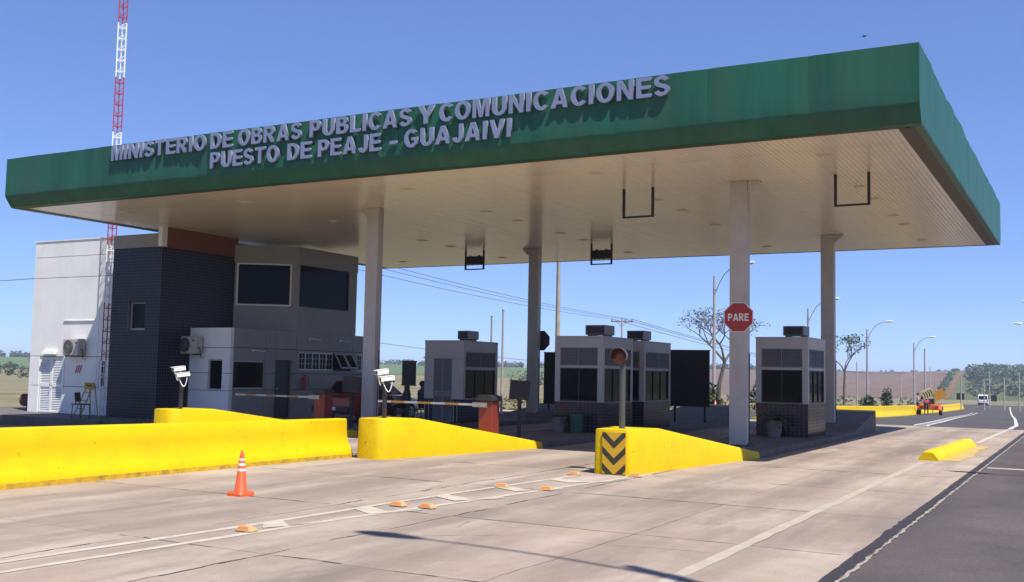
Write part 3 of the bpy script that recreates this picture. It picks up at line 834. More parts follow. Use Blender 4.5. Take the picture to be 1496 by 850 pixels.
def frame(face, pl, u0, u1, z0, z1, w, d0, d1):
    mb = MB()
    for q in ((u0, u1, z0, z0 + w), (u0, u1, z1 - w, z1), (u0, u0 + w, z0 + w, z1 - w), (u1 - w, u1, z0 + w, z1 - w)):
        fbox(mb, face, pl, *q, d0, d1)
    return mb
def window(parent, face, pl, u0, u1, z0, z1, mull=(), w=0.035, d=0.06, fm='alu', muntin=0, bars=()):
    fr = frame(face, pl, u0, u1, z0, z1, w, d - .03, d + .03)
    for t in mull: fbox(fr, face, pl, u0 + (u1 - u0) * t - w / 2, u0 + (u1 - u0) * t + w / 2, z0 + w, z1 - w, d - .028, d + .028)
    win = fr.build('window', M[fm], parent)
    e = [u0 + w] + [u0 + (u1 - u0) * t for t in mull] + [u1 - w]
    for i in range(len(e) - 1):
        a = e[i] + (w / 2 if i else 0); b = e[i + 1] - (w / 2 if i < len(e) - 2 else 0)
        fbox(MB(), face, pl, a, b, z0 + w, z1 - w, d, d + .012).build('pane', M['glass'], win)
        if muntin:
            mm = MB()
            for k in range(1, muntin): fbox(mm, face, pl, a, b, z0 + w + (z1 - z0 - 2 * w) * k / muntin - .009, z0 + w + (z1 - z0 - 2 * w) * k / muntin + .009, d - .012, d - .001)
            fbox(mm, face, pl, (a + b) / 2 - .009, (a + b) / 2 + .009, z0 + w, z1 - w, d - .024, d - .0125)
            mm.build('glazing_bar', M[fm], win)
    return win

# ---------------------------------------------------------------- office building
struct(MB().box(-36.5, -23.62, 21.8, 34, -0.5, -0.03).build('building_platform', M['kerb'], bevel=.015))
office = thing('toll_office', 'two storey toll office with navy tiled tower under the canopy', 'building', (-28.5, 27, -0.03))
# white block
Z0 = -0.028
MB().box(-32.63, -28.07, 24.04, 31, Z0, 5.915).build('wall_core', M['joint_dark'], office)
door = (-32.12, -30.88, Z0, 1.9); slit = (-29.08, -28.70, .88, 1.84)
panels(office, 'y', 23.9, [-32.65, -32.12, -30.8, -29.18, -28.05], [Z0, .9, 1.92, 4.65, 5.38, 5.93], [door, slit], M['white_wall'])
MB().box(-32.67, -28.06, 23.88, 31.02, 5.931, 5.97).build('coping', M['white_wall'], office)
MB().box(-30.94, -29.02, 23.868, 23.899, 3.13, 3.16).build('ledge', M['white_wall'], office)
for a, b in ((-32.1, -31.51), (-31.49, -30.9)):
    lf = frame('y', 23.9, a, b, Z0 + .01, 1.88, .05, .02, .07)
    fbox(lf, 'y', 23.9, a + .05, b - .05, .86, .98, .02, .07)
    lf = lf.build('louvre_door', M['white_metal'], office)
    tag(blades('y', 23.925, a + .05, b - .05, Z0 + .06, .86, 14).build('louvre_blades', M['white_metal'], lf), kind='stuff')
    tag(blades('y', 23.925, a + .05, b - .05, .98, 1.83, 15).build('louvre_blades', M['white_metal'], lf), kind='stuff')
    if a > -31.6: MB().tube([(a + .03, 23.91, .9), (a + .03, 23.85, .9), (a + .03, 23.85, .98)], .012, 6).build('door_handle', M['dark_metal'], lf)
window(office, 'y', 23.9, slit[0], slit[1], slit[2], slit[3], w=.06, fm='white_metal', muntin=2)
MB().prism([(23.87, 2.0), (23.895, 2.12), (23.78, 2.10), (23.76, 1.99), (23.79, 1.98)], 'x', -31.86, -31.2).build('door_lamp', M['white_metal'], office)
# hazard mark by the louvred door
hz = MB().box(-30.27, -29.92, 23.893, 23.899, 1.28, 1.66).build('hazard_plate', M['white_print'], office)
for k in range(3):
    u = -30.25 + k * .1
    MB().poly([(u, 23.889, 1.36), (u + .06, 23.889, 1.3 + .06), (u + .16, 23.889, 1.62), (u + .09, 23.889, 1.62)]).build('red_stripe', M['red_sign'], hz, fix=False)
# navy tiled tower
tw = (-27.2, -26.45, 2.8, 3.7)
mb = MB().box(-28.04, -25.82, 23.62, 30.5, Z0, 5.86)
for q in rects(-28.04, -25.82, Z0, 5.86, [tw]): mb.box(q[0], q[1], 23.42, 23.62, q[2], q[3])
mb.build('tower_wall', M['grout'], office)
mb = MB(); tiles(mb, 'y', 23.42, -28.05, -25.83, Z0, 5.46, .1, .1, [tw]); tiles(mb, 'x', -25.82, 23.43, 26.78, Z0, 5.46, .1, .1)
tag(mb.build('tower_tiles', M['tile'], office, fix=False), kind='stuff')
window(office, 'y', 23.42, *tw, w=.05, d=.12)
MB().box(-28.06, -25.99, 23.395, 23.419, 5.463, 5.862).box(-28.06, -25.99, 23.40, 30.5, 5.862, 5.895).build('parapet', M['concrete_band'], office)
MB().box(-25.98, -25.80, 23.395, 23.60, 5.464, CS - .003).build('corner_pier', M['white_wall'], office)
MB().box(-25.819, -25.796, 23.605, 26.78, 5.464, CS - .003).build('painted_band', M['orange_band'], office)
# lower block
MB().box(-25.81, -24.14, 24.89, 32.48, Z0, 2.89).build('wall_core', M['joint_dark'], office)
tall = (-24.95, -24.33, .92, 1.9)
panels(office, 'y', 24.75, [-25.795, -24.0], [Z0, .9, 1.46, 2.28, 2.92], [tall], M['white_wall'])
w1 = (24.92, 26.42, .96, 1.88); dr = (26.88, 27.72, Z0, 1.93); w2 = (28.06, 31.0, 1.6, 2.24); w3 = (31.35, 32.3, 1.6, 2.24)
panels(office, 'x', -24.0, [24.895, 26.36, 26.86, 27.92, 31.05, 32.5], [Z0, .93, 1.48, 2.3, 2.92], [w1, dr, w2, w3], M['shaded_grey_wall'], th=.139)  # same paint as the front face; the side's shade is in the darker colour
window(office, 'y', 24.75, *tall, w=.04, d=.09)
window(office, 'x', -24.0, *w1, w=.045, d=.09)
window(office, 'x', -24.0, 28.06, 29.96, 1.6, 2.24, mull=(.2, .4, .6, .8), w=.05, fm='alu', muntin=3)
window(office, 'x', -24.0, *w3, mull=(.33, .66), w=.05, fm='alu', muntin=3)
dd = fbox(MB(), 'x', -24.0, dr[0] + .03, dr[1] - .03, Z0 + .01, dr[3] - .03, .08, .11).build('office_door', M['dark_metal'], office)
fbox(MB(), 'x', -24.0, dr[0] + .1, dr[0] + .2, .95, .98, .02, .079).build('door_handle', M['alu'], dd)
# open top-hung sashes
back = fbox(MB(), 'x', -24.0, 29.965, 31.0, 1.6, 2.24, .09, .1).build('sash_opening', M['glass'], office)
for a, b in ((29.98, 30.47), (30.49, 30.98)):
    tilt = Matrix.Translation((-23.98, (a + b) / 2, 2.22)) @ Matrix.Rotation(rad(-32), 4, 'Y')
    fr = MB()
    for hy, hz_, oy, oz in ((.245, .025, 0, -.025), (.245, .025, 0, -.6), (.025, .27, -.22, -.31), (.025, .27, .22, -.31)):
        fr.obox(tilt @ Matrix.Translation((0, oy, oz)), .018, hy, hz_)
    sash = fr.build('open_sash', M['alu'], office)
    MB().obox(tilt @ Matrix.Translation((-.002, 0, -.31)), .005, .19, .255).build('pane', M['glass'], sash)
# upper control room
P4 = [(-25.79, 26.66), (-24.0, 27.9), (-24.0, 31.2), (-25.79, 31.2)]
mb = MB(); mb.prism(P4, 'z', 2.925, 3.8); mb.prism([(-25.79, 26.62), (-23.985, 27.88), (-23.985, 31.22), (-25.79, 31.22)], 'z', 5.27, 5.885)
ch = Vector((1.79, 1.24)).normalized(); chn = Vector((ch.y, -ch.x))
def chp(s, d=0): q = Vector(P4[0]) + ch * s - chn * d; return (q.x, q.y)
LEN = math.hypot(1.79, 1.24)
mb.prism([chp(0), chp(.07), chp(.07, .12), chp(0, .12)], 'z', 3.801, 5.269)
mb.prism([chp(LEN - .24), (-24.0, 27.9), (-24.0, 27.97), (-24.14, 27.97), chp(LEN - .24, .12)], 'z', 3.801, 5.269)
mb.box(-24.14, -24.0, 30.74, 31.2, 3.801, 5.269).box(-25.7, -24.14, 31.08, 31.2, 3.801, 5.269)
mb.build('control_room_wall', M['shaded_grey_wall'], office)
cw = MB()
for a, b, z0, z1 in ((.07, LEN - .24, 3.802, 3.85), (.07, LEN - .24, 5.22, 5.268), (.07, .12, 3.85, 5.22), (LEN - .29, LEN - .24, 3.85, 5.22)):
    cw.prism([chp(a, -.012), chp(b, -.012), chp(b, .09), chp(a, .09)], 'z', z0, z1)
cw = cw.build('window', M['white_metal'], office)
MB().prism([chp(.12, .05), chp(LEN - .29, .05), chp(LEN - .29, .06), chp(.12, .06)], 'z', 3.85, 5.22).build('pane', M['glass'], cw)
window(office, 'x', -24.0, 27.975, 30.735, 3.803, 5.267, w=.03, d=.06, fm='dark_metal')
# wall lamps on the lower block
def tube_lamp(y0, y1, z):
    t = MB().box(-23.999, -23.93, y0 + .02, y0 + .07, z - .03, z + .05).build('wall_lamp', M['white_metal'], office)
    MB().tube([(-23.92, y0, z + .03), (-23.90, y1, z - .01)], .018, 6).build('lamp_tube', M['white_metal'], t)
tube_lamp(25.7, 26.25, 2.2); tube_lamp(28.5, 29.1, 2.68); tube_lamp(30.2, 30.8, 2.68)

def wall_ac(x0, y0, z0, label, w=.78, d=.3, h=.56):
    t = thing('air_conditioner', label, 'air conditioner', (x0 + w / 2, y0 + d / 2, z0))
    MB().box(x0, x0 + w, y0, y0 + d, z0, z0 + h).build('casing', M['ac'], t, bevel=.015)
    cx, cz, R = x0 + w * .37, z0 + h * .5, h * .42
    ring = MB()
    ring.tube([(cx, y0 - .001, cz), (cx, y0 - .012, cz)], R, 24)
    g = ring.build('fan_grille', M['dark_metal'], t)
    wires = MB()
    for k in range(1, 7):
        rr = R * k / 6
        pts = [(cx + rr * math.cos(a), y0 - .018, cz + rr * math.sin(a)) for a in (2 * math.pi * q / 20 for q in range(21))]
        wires.tube(pts, .004, 4, caps=False)
    for q in range(6):
        a = math.pi * q / 6
        wires.tube([(cx - R * math.cos(a), y0 - .022, cz - R * math.sin(a)), (cx + R * math.cos(a), y0 - .022, cz + R * math.sin(a))], .004, 4)
    wires.build('grille_wire', M['ac_grey'], g, fix=False)
    MB().box(x0 + w * .8, x0 + w * .9, y0 - .005, y0 + .001, z0 + h * .72, z0 + h * .8).build('badge', M['dark_metal'], t)
    for x in (x0 + .1, x0 + w - .14):
        MB().box(x, x + .04, y0 + .02, y0 + d + .08, z0 - .04, z0 - .002).build('bracket', M['rust'], t)
    MB().tube([(x0 + w + .002, y0 + .1, z0 + .2), (x0 + w + .06, y0 + .12, z0 + .2), (x0 + w + .07, y0 + .16, z0 - .1), (x0 + w + .02, y0 + d, z0 - .12)], .016, 6).build('hose', M['dark_metal'], t)
wall_ac(-30.50, 23.55, 1.95, 'cream air conditioner on the white wall where the shadow edge crosses')
wall_ac(-25.93, 24.38, 2.07, 'cream air conditioner on the lower block beside the navy tiles')

# ---------------------------------------------------------------- toll islands
def island(label, xl, xr, nl, nr, y0, flat, yb0, yb1, yr):
    t = thing('toll_island', label, 'toll island', ((xl + xr) / 2, (y0 + yr) / 2, 0))
    c = (nl + nr) / 2; h = (nr - nl) / 2
    st = []
    if flat: st += [(0, .80), (.03, .92), (.09, 1.0)]
    else: st += [(0, .45), (.04, .66), (.12, .86), (.22, .97), (.34, 1.0)]
    rings = []
    def ring(y, a, b, zt):
        e = .03; zt = max(zt, .12)
        return [(a, y, -.004), (a + .012, y, zt - e), (a + e, y, zt), (b - e, y, zt), (b - .012, y, zt - e), (b, y, -.004)]
    for dy, k in st: rings.append(ring(y0 + dy, c - h * k, c + h * k, .745))
    L = yb0 - y0
    for q in (.1, .2, .35, .5, .65, .8, .9, 1.0):
        y = y0 + L * q
        if y < y0 + .4: continue
        s = (q - .08) / .92
        a = nl + (xl - nl) * s; b = nr + (xr - nr) * s
        zt = .745 if q <= .2 else .745 - (.745 - .13) * (q - .2) / .8
        rings.append(ring(y, a, b, zt))
    MB().loft(rings).build('crash_nose', M['yellow'], t, smooth=True)
    MB().box(xl + .02, xr - .02, yb0 + .001, yb1, -.004, .128).build('walkway', M['kerb'], t, bevel=.02)
    for side in (xl + .0, xr - .15):
        n = 8; Lk = (yb1 - yb0) / n
        for k in range(n):
            MB().box(side, side + .15, yb0 + k * Lk + .006, yb0 + (k + 1) * Lk - .006, -.004, .14).build('kerbstone', M['kerb'], t, bevel=.012)
    rr = []
    for q in (0, .25, .5, .8, 1.0):
        y = yb1 + .002 + (yr - .4 - yb1) * q
        rr.append(ring(y, xl + .12 * q, xr - .12 * q, .13 + .5 * q))
    MB().loft(rr).build('rear_ramp', M['kerb'], t)
    MB().loft([ring(yr - .398, xl + .125, xr - .125, .63), ring(yr - .1, xl + .16, xr - .16, .66), ring(yr, xl + .3, xr - .3, .66)]).build('painted_end', M['yellow'], t, bevel=.01)
    return t
isl1 = island('toll island whose yellow nose carries the striped board and signal', -7.95, -5.95, -7.32, -6.62, 16.05, True, 21.3, 31.2, 35.6)
isl2 = island('toll island with rounded yellow nose beside the barrier end and striped boom', -12.95, -10.65, -12.17, -11.43, 15.8, False, 20.7, 31.4, 36.6)
isl3 = island('toll island beside the office, its yellow nose behind the long barrier', -18.25, -16.0, -17.5, -16.75, 15.7, False, 21.0, 31.4, 36.4)

# striped hazard board on the near nose
x0, x1, yb, z0, z1 = -7.13, -6.71, 16.035, .02, .70
hb = thing('hazard_board', 'amber board with black chevrons fixed to the yellow island nose', 'sign', ((x0 + x1) / 2, yb, 0))
MB().box(x0, x1, yb - .012, yb + .008, z0, z1).build('plate', M['amber_board'], hb)
xm = (x0 + x1) / 2; th = .115; rise = .2
def clipz(p): return max(z0, min(z1, p))
for zc in (.045 - .16, .045 + .115, .045 + .39, .045 + .665):
    for s in (-1, 1):
        xe = x0 if s < 0 else x1
        pts = [(xm, zc), (xe, zc + rise), (xe, zc + rise + th), (xm, zc + th)]
        # clip against the plate
        out = []
        for i in range(4):
            a, b = pts[i], pts[(i + 1) % 4]
            def ins(q): return z0 <= q[1] <= z1
            seg = [0.0, 1.0]
            for lim in (z0, z1):
                if (a[1] - lim) * (b[1] - lim) < 0: seg.append((lim - a[1]) / (b[1] - a[1]))
            for tt in sorted(seg):
                q = (a[0] + (b[0] - a[0]) * tt, a[1] + (b[1] - a[1]) * tt)
                if z0 - 1e-6 <= q[1] <= z1 + 1e-6 and (not out or (abs(out[-1][0] - q[0]) + abs(out[-1][1] - q[1])) > 1e-6): out.append(q)
        if len(out) > 1 and abs(out[0][0] - out[-1][0]) + abs(out[0][1] - out[-1][1]) < 1e-6: out.pop()
        if len(out) >= 3:
            MB().poly([(q[0], yb - .0145, q[1]) for q in out]).build('chevron_stripe', M['dark_stripe'], hb, fix=False)

# long barrier at the near side and the low kerb block by the road
def jersey(name, label, path, mat_, foot, prof, cat='barrier', group=None):
    t = thing(name, label, cat, (path[0][0], path[0][1], 0), group)
    def sweep(pr):
        rings = []
        for i, q in enumerate(path):
            a = Vector(path[max(i - 1, 0)][:2]); b = Vector(path[min(i + 1, len(path) - 1)][:2])
            d = (b - a).normalized(); n = Vector((d.y, -d.x)); k = q[2] if len(q) > 2 else 1.0; e = q[3] if len(q) > 3 else 0.0
            rings.append([(q[0] + n.x * o + d.x * e * h, q[1] + n.y * o + d.y * e * h, h * k) for o, h in pr])
        return rings
    def fine(pr):
        return pr
    MB().loft(sweep(prof)).build('barrier_body', mat_, t, smooth=True)
    f = [(prof[0][0] - .004, -.004), (prof[0][0] - .004, .07), (prof[-1][0] + .004, .07), (prof[-1][0] + .004, -.004)]
    if foot: MB().loft(sweep([(prof[0][0] - .012, -.005), (prof[0][0] - .008, .075), (prof[-1][0] + .008, .075), (prof[-1][0] + .012, -.005)])).build('scuffed_foot', M['yellow_foot'], t)
    return t
NJ = [(-.28, 0), (-.28, .08), (-.22, .2), (-.15, .34), (-.125, .52), (-.115, .76), (-.095, .785), (.095, .785), (.115, .76), (.125, .52), (.15, .34), (.22, .2), (.28, .08), (.28, 0)]
pth = []
for k in range(27):
    y = 3.0 + k * .5
    pth.append((-12.72 + .022 * (y - 8.8) + .006 * math.sin(y * 3), y, 1.0 - .012 * max(0, y - 9), 0))
pth.append((-12.72 + .022 * 7.05, 15.86, .915, -.11))
jersey('concrete_barrier', 'long yellow concrete barrier sweeping in from the near edge', pth, M['yellow'], True, NJ)
lowp = [(-.2, 0), (-.2, .04), (-.10, .19), (-.08, .2), (.08, .2), (.10, .19), (.2, .04), (.2, 0)]
jersey('kerb_block', 'short yellow concrete divider block on the lane line near the asphalt', [(-2.98, 23.3, .85), (-2.97, 23.45, 1.0), (-2.9, 25), (-2.85, 27.3), (-2.8, 29.2, 1.0), (-2.79, 29.4, .6)], M['yellow'], False, lowp)
NJs = [(o, h * .72) for o, h in NJ]
far_path = [(-11.6, 41.6, .75), (-11.2, 48, .75), (-10.75, 56, .78), (-10.7, 63, .8), (-11.4, 76, .88), (-12.6, 90, .95), (-13.7, 101, 1), (-15, 135, 1), (-15.6, 156, 1), (-15.65, 157.6, .8)]
tb = thing('concrete_barrier', 'yellow concrete barrier curving along the far road behind the trailer', 'barrier', (-11.6, 41.6, 0))
rings = []
for i in range(len(far_path) - 1):
    for q in range(6):
        u = q / 6; A, B = far_path[i], far_path[i + 1]
        x, y, k = (A[j] + (B[j] - A[j]) * u for j in range(3))
        rings.append([(x + o, y, road_z(y) - .01 + h * k) for o, h in NJ])
MB().loft(rings).build('barrier_body', M['yellow'], tb, smooth=True)
# ---------------------------------------------------------------- booths
def roof_ac(x0, x1, y0, y1, z, label, h=.3):
    t = thing('roof_air_conditioner', label, 'air conditioner', ((x0 + x1) / 2, (y0 + y1) / 2, z))
    MB().box(x0, x1, y0, y1, z + .04, z + h).build('casing', M['ac_grey'], t, bevel=.012)
    g = MB().box(x0 + .04, x1 - .04, y0 - .012, y0 - .001, z + .07, z + h - .03).build('grille', M['black'], t)
    mb = MB()
    for k in range(6): mb.box(x0 + .05, x1 - .05, y0 - .018, y0 - .0125, z + .085 + k * .032, z + .092 + k * .032)
    mb.build('grille_slats', M['dark_metal'], g)
    for x in (x0 + .06, x1 - .1): MB().box(x, x + .04, y0 + .03, y1 - .03, z + .001, z + .039).build('skid', M['dark_metal'], t)
def booth(label, x0, x1, y0, y1, zt, ztile, zw, front='window', tile='tile_dark', acx=(.35, .85), aclabel=''):
    zb = .13
    t = thing('toll_booth', label, 'toll booth', ((x0 + x1) / 2, (y0 + y1) / 2, zb))
    MB().box(x0 + .12, x1 - .12, y0 + .12, y1 - .12, ztile, zt - .06).build('cabin_core', M['interior'], t)
    MB().box(x0 + .012, x1 - .012, y0 + .012, y1 - .012, zb + .001, ztile - .002).build('base_wall', M['grout'], t)
    mb = MB()
    ex = [] if front == 'window' else [(x0 + .33, x1 - .4, 0, 9)]
    tiles(mb, 'y', y0 + .012, x0 + .003, x1 - .003, zb, ztile - .004, .115, .085, ex, gap=.01)
    tiles(mb, 'x', x1 - .012, y0 + .004, y1, zb, ztile - .004, .115, .085, gap=.01)
    tag(mb.build('base_tiles', M[tile], t, fix=False), kind='stuff')
    lv = (zw[2], zw[3]); wv = (zw[0], zw[1])
    fh = [(x0 + .15, x1 - .15, wv[0], wv[1]), (x0 + .15, x1 - .15, lv[0], lv[1])]
    sh = [(y0 + .12, y1 - .12, wv[0], wv[1]), (y0 + .12, y1 - .12, lv[0], lv[1])]
    wall = MB()
    if front == 'window':
        for q in rects(x0, x1, ztile, zt - .05, fh): fbox(wall, 'y', y0, *q, 0, .1)
    else:
        fh = [(x0 + .33, x1 - .4, zb, zw[3] - .22)]
        for q in rects(x0, x1, ztile, zt - .05, fh): fbox(wall, 'y', y0, *q, 0, .1)
    for q in rects(y0 + .1, y1, ztile, zt - .05, sh): fbox(wall, 'x', x1, *q, 0, .1)
    wall.box(x0, x0 + .1, y0 + .1, y1, ztile, zt - .05).box(x0 + .1, x1 - .1, y1 - .1, y1, ztile, zt - .05)
    wall.build('wall', M['booth'], t)
    MB().box(x0 - .012, x1 + .012, y0 - .012, y1 + .012, zt - .05, zt).build('roof', M['booth'], t, bevel=.01)
    def lou(face, pl, h):
        f = frame(face, pl, h[0], h[1], h[2], h[3], .025, .02, .07)
        fbox(f, face, pl, (h[0] + h[1]) / 2 - .012, (h[0] + h[1]) / 2 + .012, h[2] + .025, h[3] - .025, .004, .068)
        f = f.build('louvre', M['louvre'], t)
        tag(blades(face, pl + (.02 if face == 'y' else -.02), h[0] + .025, h[1] - .025, h[2] + .025, h[3] - .025, 11, .04).build('louvre_blades', M['louvre'], f), kind='stuff')
    if front == 'window':
        window(t, 'y', y0, *fh[0], mull=(.5,), w=.03, d=.05, fm='dark_metal'); lou('y', y0, fh[1])
    else:
        h = fh[0]; m_ = (h[0] + h[1]) / 2
        for a, b in ((h[0] + .005, m_ - .004), (m_ + .004, h[1] - .005)):
            f = frame('y', y0, a, b, zb + .01, h[3] - .01, .03, .0, .05)
            fbox(f, 'y', y0, a + .03, b - .03, .9, 1.06, .0, .05); f = f.build('louvre_door', M['louvre'], t)
            tag(blades('y', y0 + .003, a + .03, b - .03, zb + .04, .9, 15, .04).build('louvre_blades', M['louvre'], f), kind='stuff')
            tag(blades('y', y0 + .003, a + .03, b - .03, 1.06, h[3] - .04, 16, .04).build('louvre_blades', M['louvre'], f), kind='stuff')
        MB().box(x0 - .03, x1 + .03, y0 - .035, y0 - .001, h[3] + .01, h[3] + .05).build('drip_ledge', M['booth'], t)
        for k, u in enumerate((x0 + .06, x0 + .2, x1 - .3, x1 - .18)):
            MB().tube([(u, y0 - .03, zb + .02), (u, y0 - .03, ztile - .05)], .012, 6).build('conduit', M['alu'], t)
    window(t, 'x', x1, *sh[0], mull=(.36, .68), w=.03, d=.05, fm='dark_metal'); lou('x', x1, sh[1])
    roof_ac(x0 + acx[0], x0 + acx[1], y0 + .25, y0 + .85, zt, aclabel)
booth('toll booth with a fern pot at its front beside the stop sign column', -7.8, -6.42, 27.5, 29.52, 2.74, .99, (1.0, 1.87, 1.93, 2.43), acx=(.66, 1.22), aclabel='roof air conditioner on the booth with the fern pot')
booth('toll booth behind the round signal with green bin at its front', -12.58, -11.18, 25.1, 27.15, 2.67, .92, (.93, 1.82, 1.88, 2.36), acx=(.76, 1.36), aclabel='roof air conditioner on the booth with the green bin')
booth('rear toll booth of the pair, next to the large black board', -12.55, -11.18, 28.0, 30.15, 2.65, .90, (.92, 1.80, 1.86, 2.33), acx=(.72, 1.25), aclabel='roof air conditioner on the rear booth of the pair')
booth('toll booth with grey louvred double door standing before the open fields', -17.8, -16.4, 26.62, 28.66, 2.6, .83, (.85, 1.72, 1.79, 2.26), front='door', tile='tile', acx=(1.0, 1.4), aclabel='roof air conditioner on the booth with the louvred door')
# ---------------------------------------------------------------- signs, gates, cameras
def octagon(cx, cz, R, k=1.0):
    return [(cx + R * k * math.cos(rad(22.5 + 45 * i)), cz + R * k * math.sin(rad(22.5 + 45 * i))) for i in range(8)]
s = thing('stop_sign', 'red octagonal sign lettered PARE on the front of the column', 'stop sign', (-6.9, 22.94, 3.0))
R = .365
MB().prism(octagon(-6.9, 3.0, R), 'y', 22.928, 22.938).build('plate', M['white_print'], s)
MB().prism(octagon(-6.9, 3.0, R * .94), 'y', 22.9245, 22.9279).build('red_field', M['red_sign'], s)
word('PARE', -7.14, -6.66, 2.918, .165, 22.9240, .003, 'letter', M['white_print'], s, gap=.1)
for dz in (-.15, .15): MB().box(-6.93, -6.87, 22.9385, 22.958, 3.0 + dz - .02, 3.0 + dz + .02).build('clamp', M['dark_metal'], s)
s = thing('stop_sign', 'dark back of an octagonal sign sticking out behind the rear column', 'stop sign', (-17.13, 33.0, 2.82))
MB().prism(octagon(-17.13, 2.82, .38), 'y', 33.0, 33.012).build('plate', M['black'], s)
MB().box(-17.18, -17.08, 32.985, 32.9995, 2.6, 3.04).build('clamp', M['dark_metal'], s)

def board(label, x0, x1, y, z0, z1, legs, zb=.13):
    t = thing('sign_board', label, 'board', ((x0 + x1) / 2, y, zb))
    MB().box(x0, x1, y - .02, y + .02, z0, z1).build('panel', M['black'], t)
    for q in ((x0 - .02, x1 + .02, z1 + .001, z1 + .03), (x0 - .02, x1 + .02, z0 - .03, z0 - .001)): MB().box(q[0], q[1], y - .03, y + .03, q[2], q[3]).build('rim', M['black'], t)
    for x in legs: MB().box(x - .03, x + .03, y + .021, y + .07, zb, z1 - .05).build('leg', M['black'], t)
board('large black board on two posts right of the rear booth', -11.86, -10.56, 32.0, .72, 2.47, (-11.72, -10.72))
board('black board half hidden between the rear column and the paired booths', -17.28, -16.1, 33.6, .6, 2.40, (-17.1, -16.3))
board('small upright black board left of the louvred door booth', -17.22, -16.76, 24.62, 1.26, 1.91, (-17.03,))

def gate(label, x, y, reach):
    t = thing('barrier_gate', label, 'barrier gate', (x, y, .13), 'boom gates on the islands')
    MB().box(x - .17, x + .17, y - .17, y + .17, .13, 1.02).build('cabinet', M['orange'], t, bevel=.015)
    MB().prism([(x - .22, 1.021), (x + .22, 1.021), (x + .2, 1.11), (x + .1, 1.15), (x - .16, 1.15), (x - .22, 1.09)], 'y', y - .21, y + .21).build('cap', M['dark_metal'], t, bevel=.012)
    MB().box(x - .23, x - .171, y - .08, y + .08, .3, .98).build('side_panel', M['dark_metal'], t)
    z = .93
    MB().box(x - .3, x + .05, y - .235, y - .172, z - .05, z + .05).build('arm_clamp', M['galv'], t)
    n = 7; L = reach / n
    for k in range(n):
        a = x - .3 - k * L
        MB().box(a - L, a - .0005, y - .222, y - .188, z - .023, z + .023).build('boom_section', M['alu'] if k % 2 == 0 else M['boom_orange'], t)
gate('orange boom gate cabinet with striped arm lowered before the office', -17.35, 21.3, 2.55)
gate('orange boom gate cabinet with striped arm lowered before the louvred booth', -11.75, 20.2, 2.6)
def display(label, x, y, rz):
    t = thing('toll_display', label, 'display', (x, y, .13))
    MB().box(x - .035, x + .035, y - .035, y + .035, .13, 1.04).build('post', M['dark_metal'], t)
    Mx = Matrix.Translation((x, y, 1.26)) @ Matrix.Rotation(rad(rz), 4, 'Z') @ Matrix.Rotation(rad(4), 4, 'Y')
    b = MB().obox(Mx, .23, .11, .22).build('display_box', M['dark_metal'], t, bevel=.02)
    MB().obox(Mx @ Matrix.Translation((0, -.113, .01)), .19, .003, .15).build('screen', M['black'], b)
display('dark fare display box on a post beside the office lane gate', -17.1, 22.15, 25)
display('dark fare display box on a post beside the middle island gate', -11.5, 21.15, 25)

def cctv(label, x, y, zb, tall):
    t = thing('camera_post', label, 'camera post', (x, y, zb))
    MB().tube([(x, y, zb), (x, y, tall)], .045, 10).build('post', M['dark_metal'], t, smooth=True)
    MB().box(x - .16, x + .2, y - .03, y + .03, tall, tall + .04).build('bracket', M['dark_metal'], t)
    for dx, dz, a in ((-.05, .2, -12), (.08, .075, -30)):
        Mx = Matrix.Translation((x + dx, y - .05, tall + dz)) @ Matrix.Rotation(rad(a), 4, 'Z') @ Matrix.Rotation(rad(7), 4, 'X')
        c = MB().obox(Mx, .046, .14, .042).obox(Mx @ Matrix.Translation((0, -.02, .047)), .055, .15, .004).build('camera_housing', M['white_metal'], t, bevel=.008)
        MB().obox(Mx @ Matrix.Translation((0, -.1425, -.003)), .026, .0024, .024).build('lens_window', M['black'], c)
        MB().obox(Mx @ Matrix.Translation((0, .04, -.057)), .015, .022, .016).build('mount', M['alu'], c)
        pts = []
        for k in range(13):
            u = k / 12
            pts.append(Mx @ Vector((-.02 + .1 * u * (1 if dx > 0 else -.6), -.09 + .16 * u, -.04 - .2 * math.sin(math.pi * u) - .02 * u)))
        MB().tube(pts, .011, 6).build('cable_loop', M['white_metal'], c)
cctv('pair of white cameras on a dark post before the navy tiled tower', -17.08, 16.2, .742, 1.4)
cctv('pair of white cameras on a dark post before the front office-side column', -11.83, 16.35, .742, 1.42)

t = thing('signal_light', 'round amber signal lamp on a grey post on the striped island nose', 'signal light', (-6.98, 16.5, .742))
MB().tube([(-6.98, 16.5, .742), (-6.98, 16.5, 1.84)], .052, 14).build('post', M['post_grey'], t, smooth=True)
Mx = Matrix.Translation((-7.02, 16.46, 1.97)) @ Matrix.Rotation(rad(14), 4, 'Z')
hd = MB(); hd.tube([Mx @ Vector((0, -.02, 0)), Mx @ Vector((0, .07, 0)), Mx @ Vector((0, .13, 0))], [.14, .135, .075], 24)
hd = hd.build('lamp_housing', M['dark_metal'], t, smooth=True)
rings = []
for yy, rr in ((-.021, .135), (-.045, .09), (-.055, .03)): rings.append([Mx @ Vector((rr * math.cos(a), yy, rr * math.sin(a))) for a in (2 * math.pi * q / 24 for q in range(24))])
MB().loft(rings).build('amber_lens', M['amber_lens'], hd, smooth=True)
vis = MB(); out, inn = [], []
ang = [rad(-25 + 230 * q / 18) for q in range(19)]
for rr, yy in ((.143, -.01), (.143, -.23)): out.append([Mx @ Vector((rr * math.cos(a), yy if yy > -.1 else yy + .07 * (1 - math.sin(max(0, min(math.pi, a)))), rr * math.sin(a))) for a in ang])
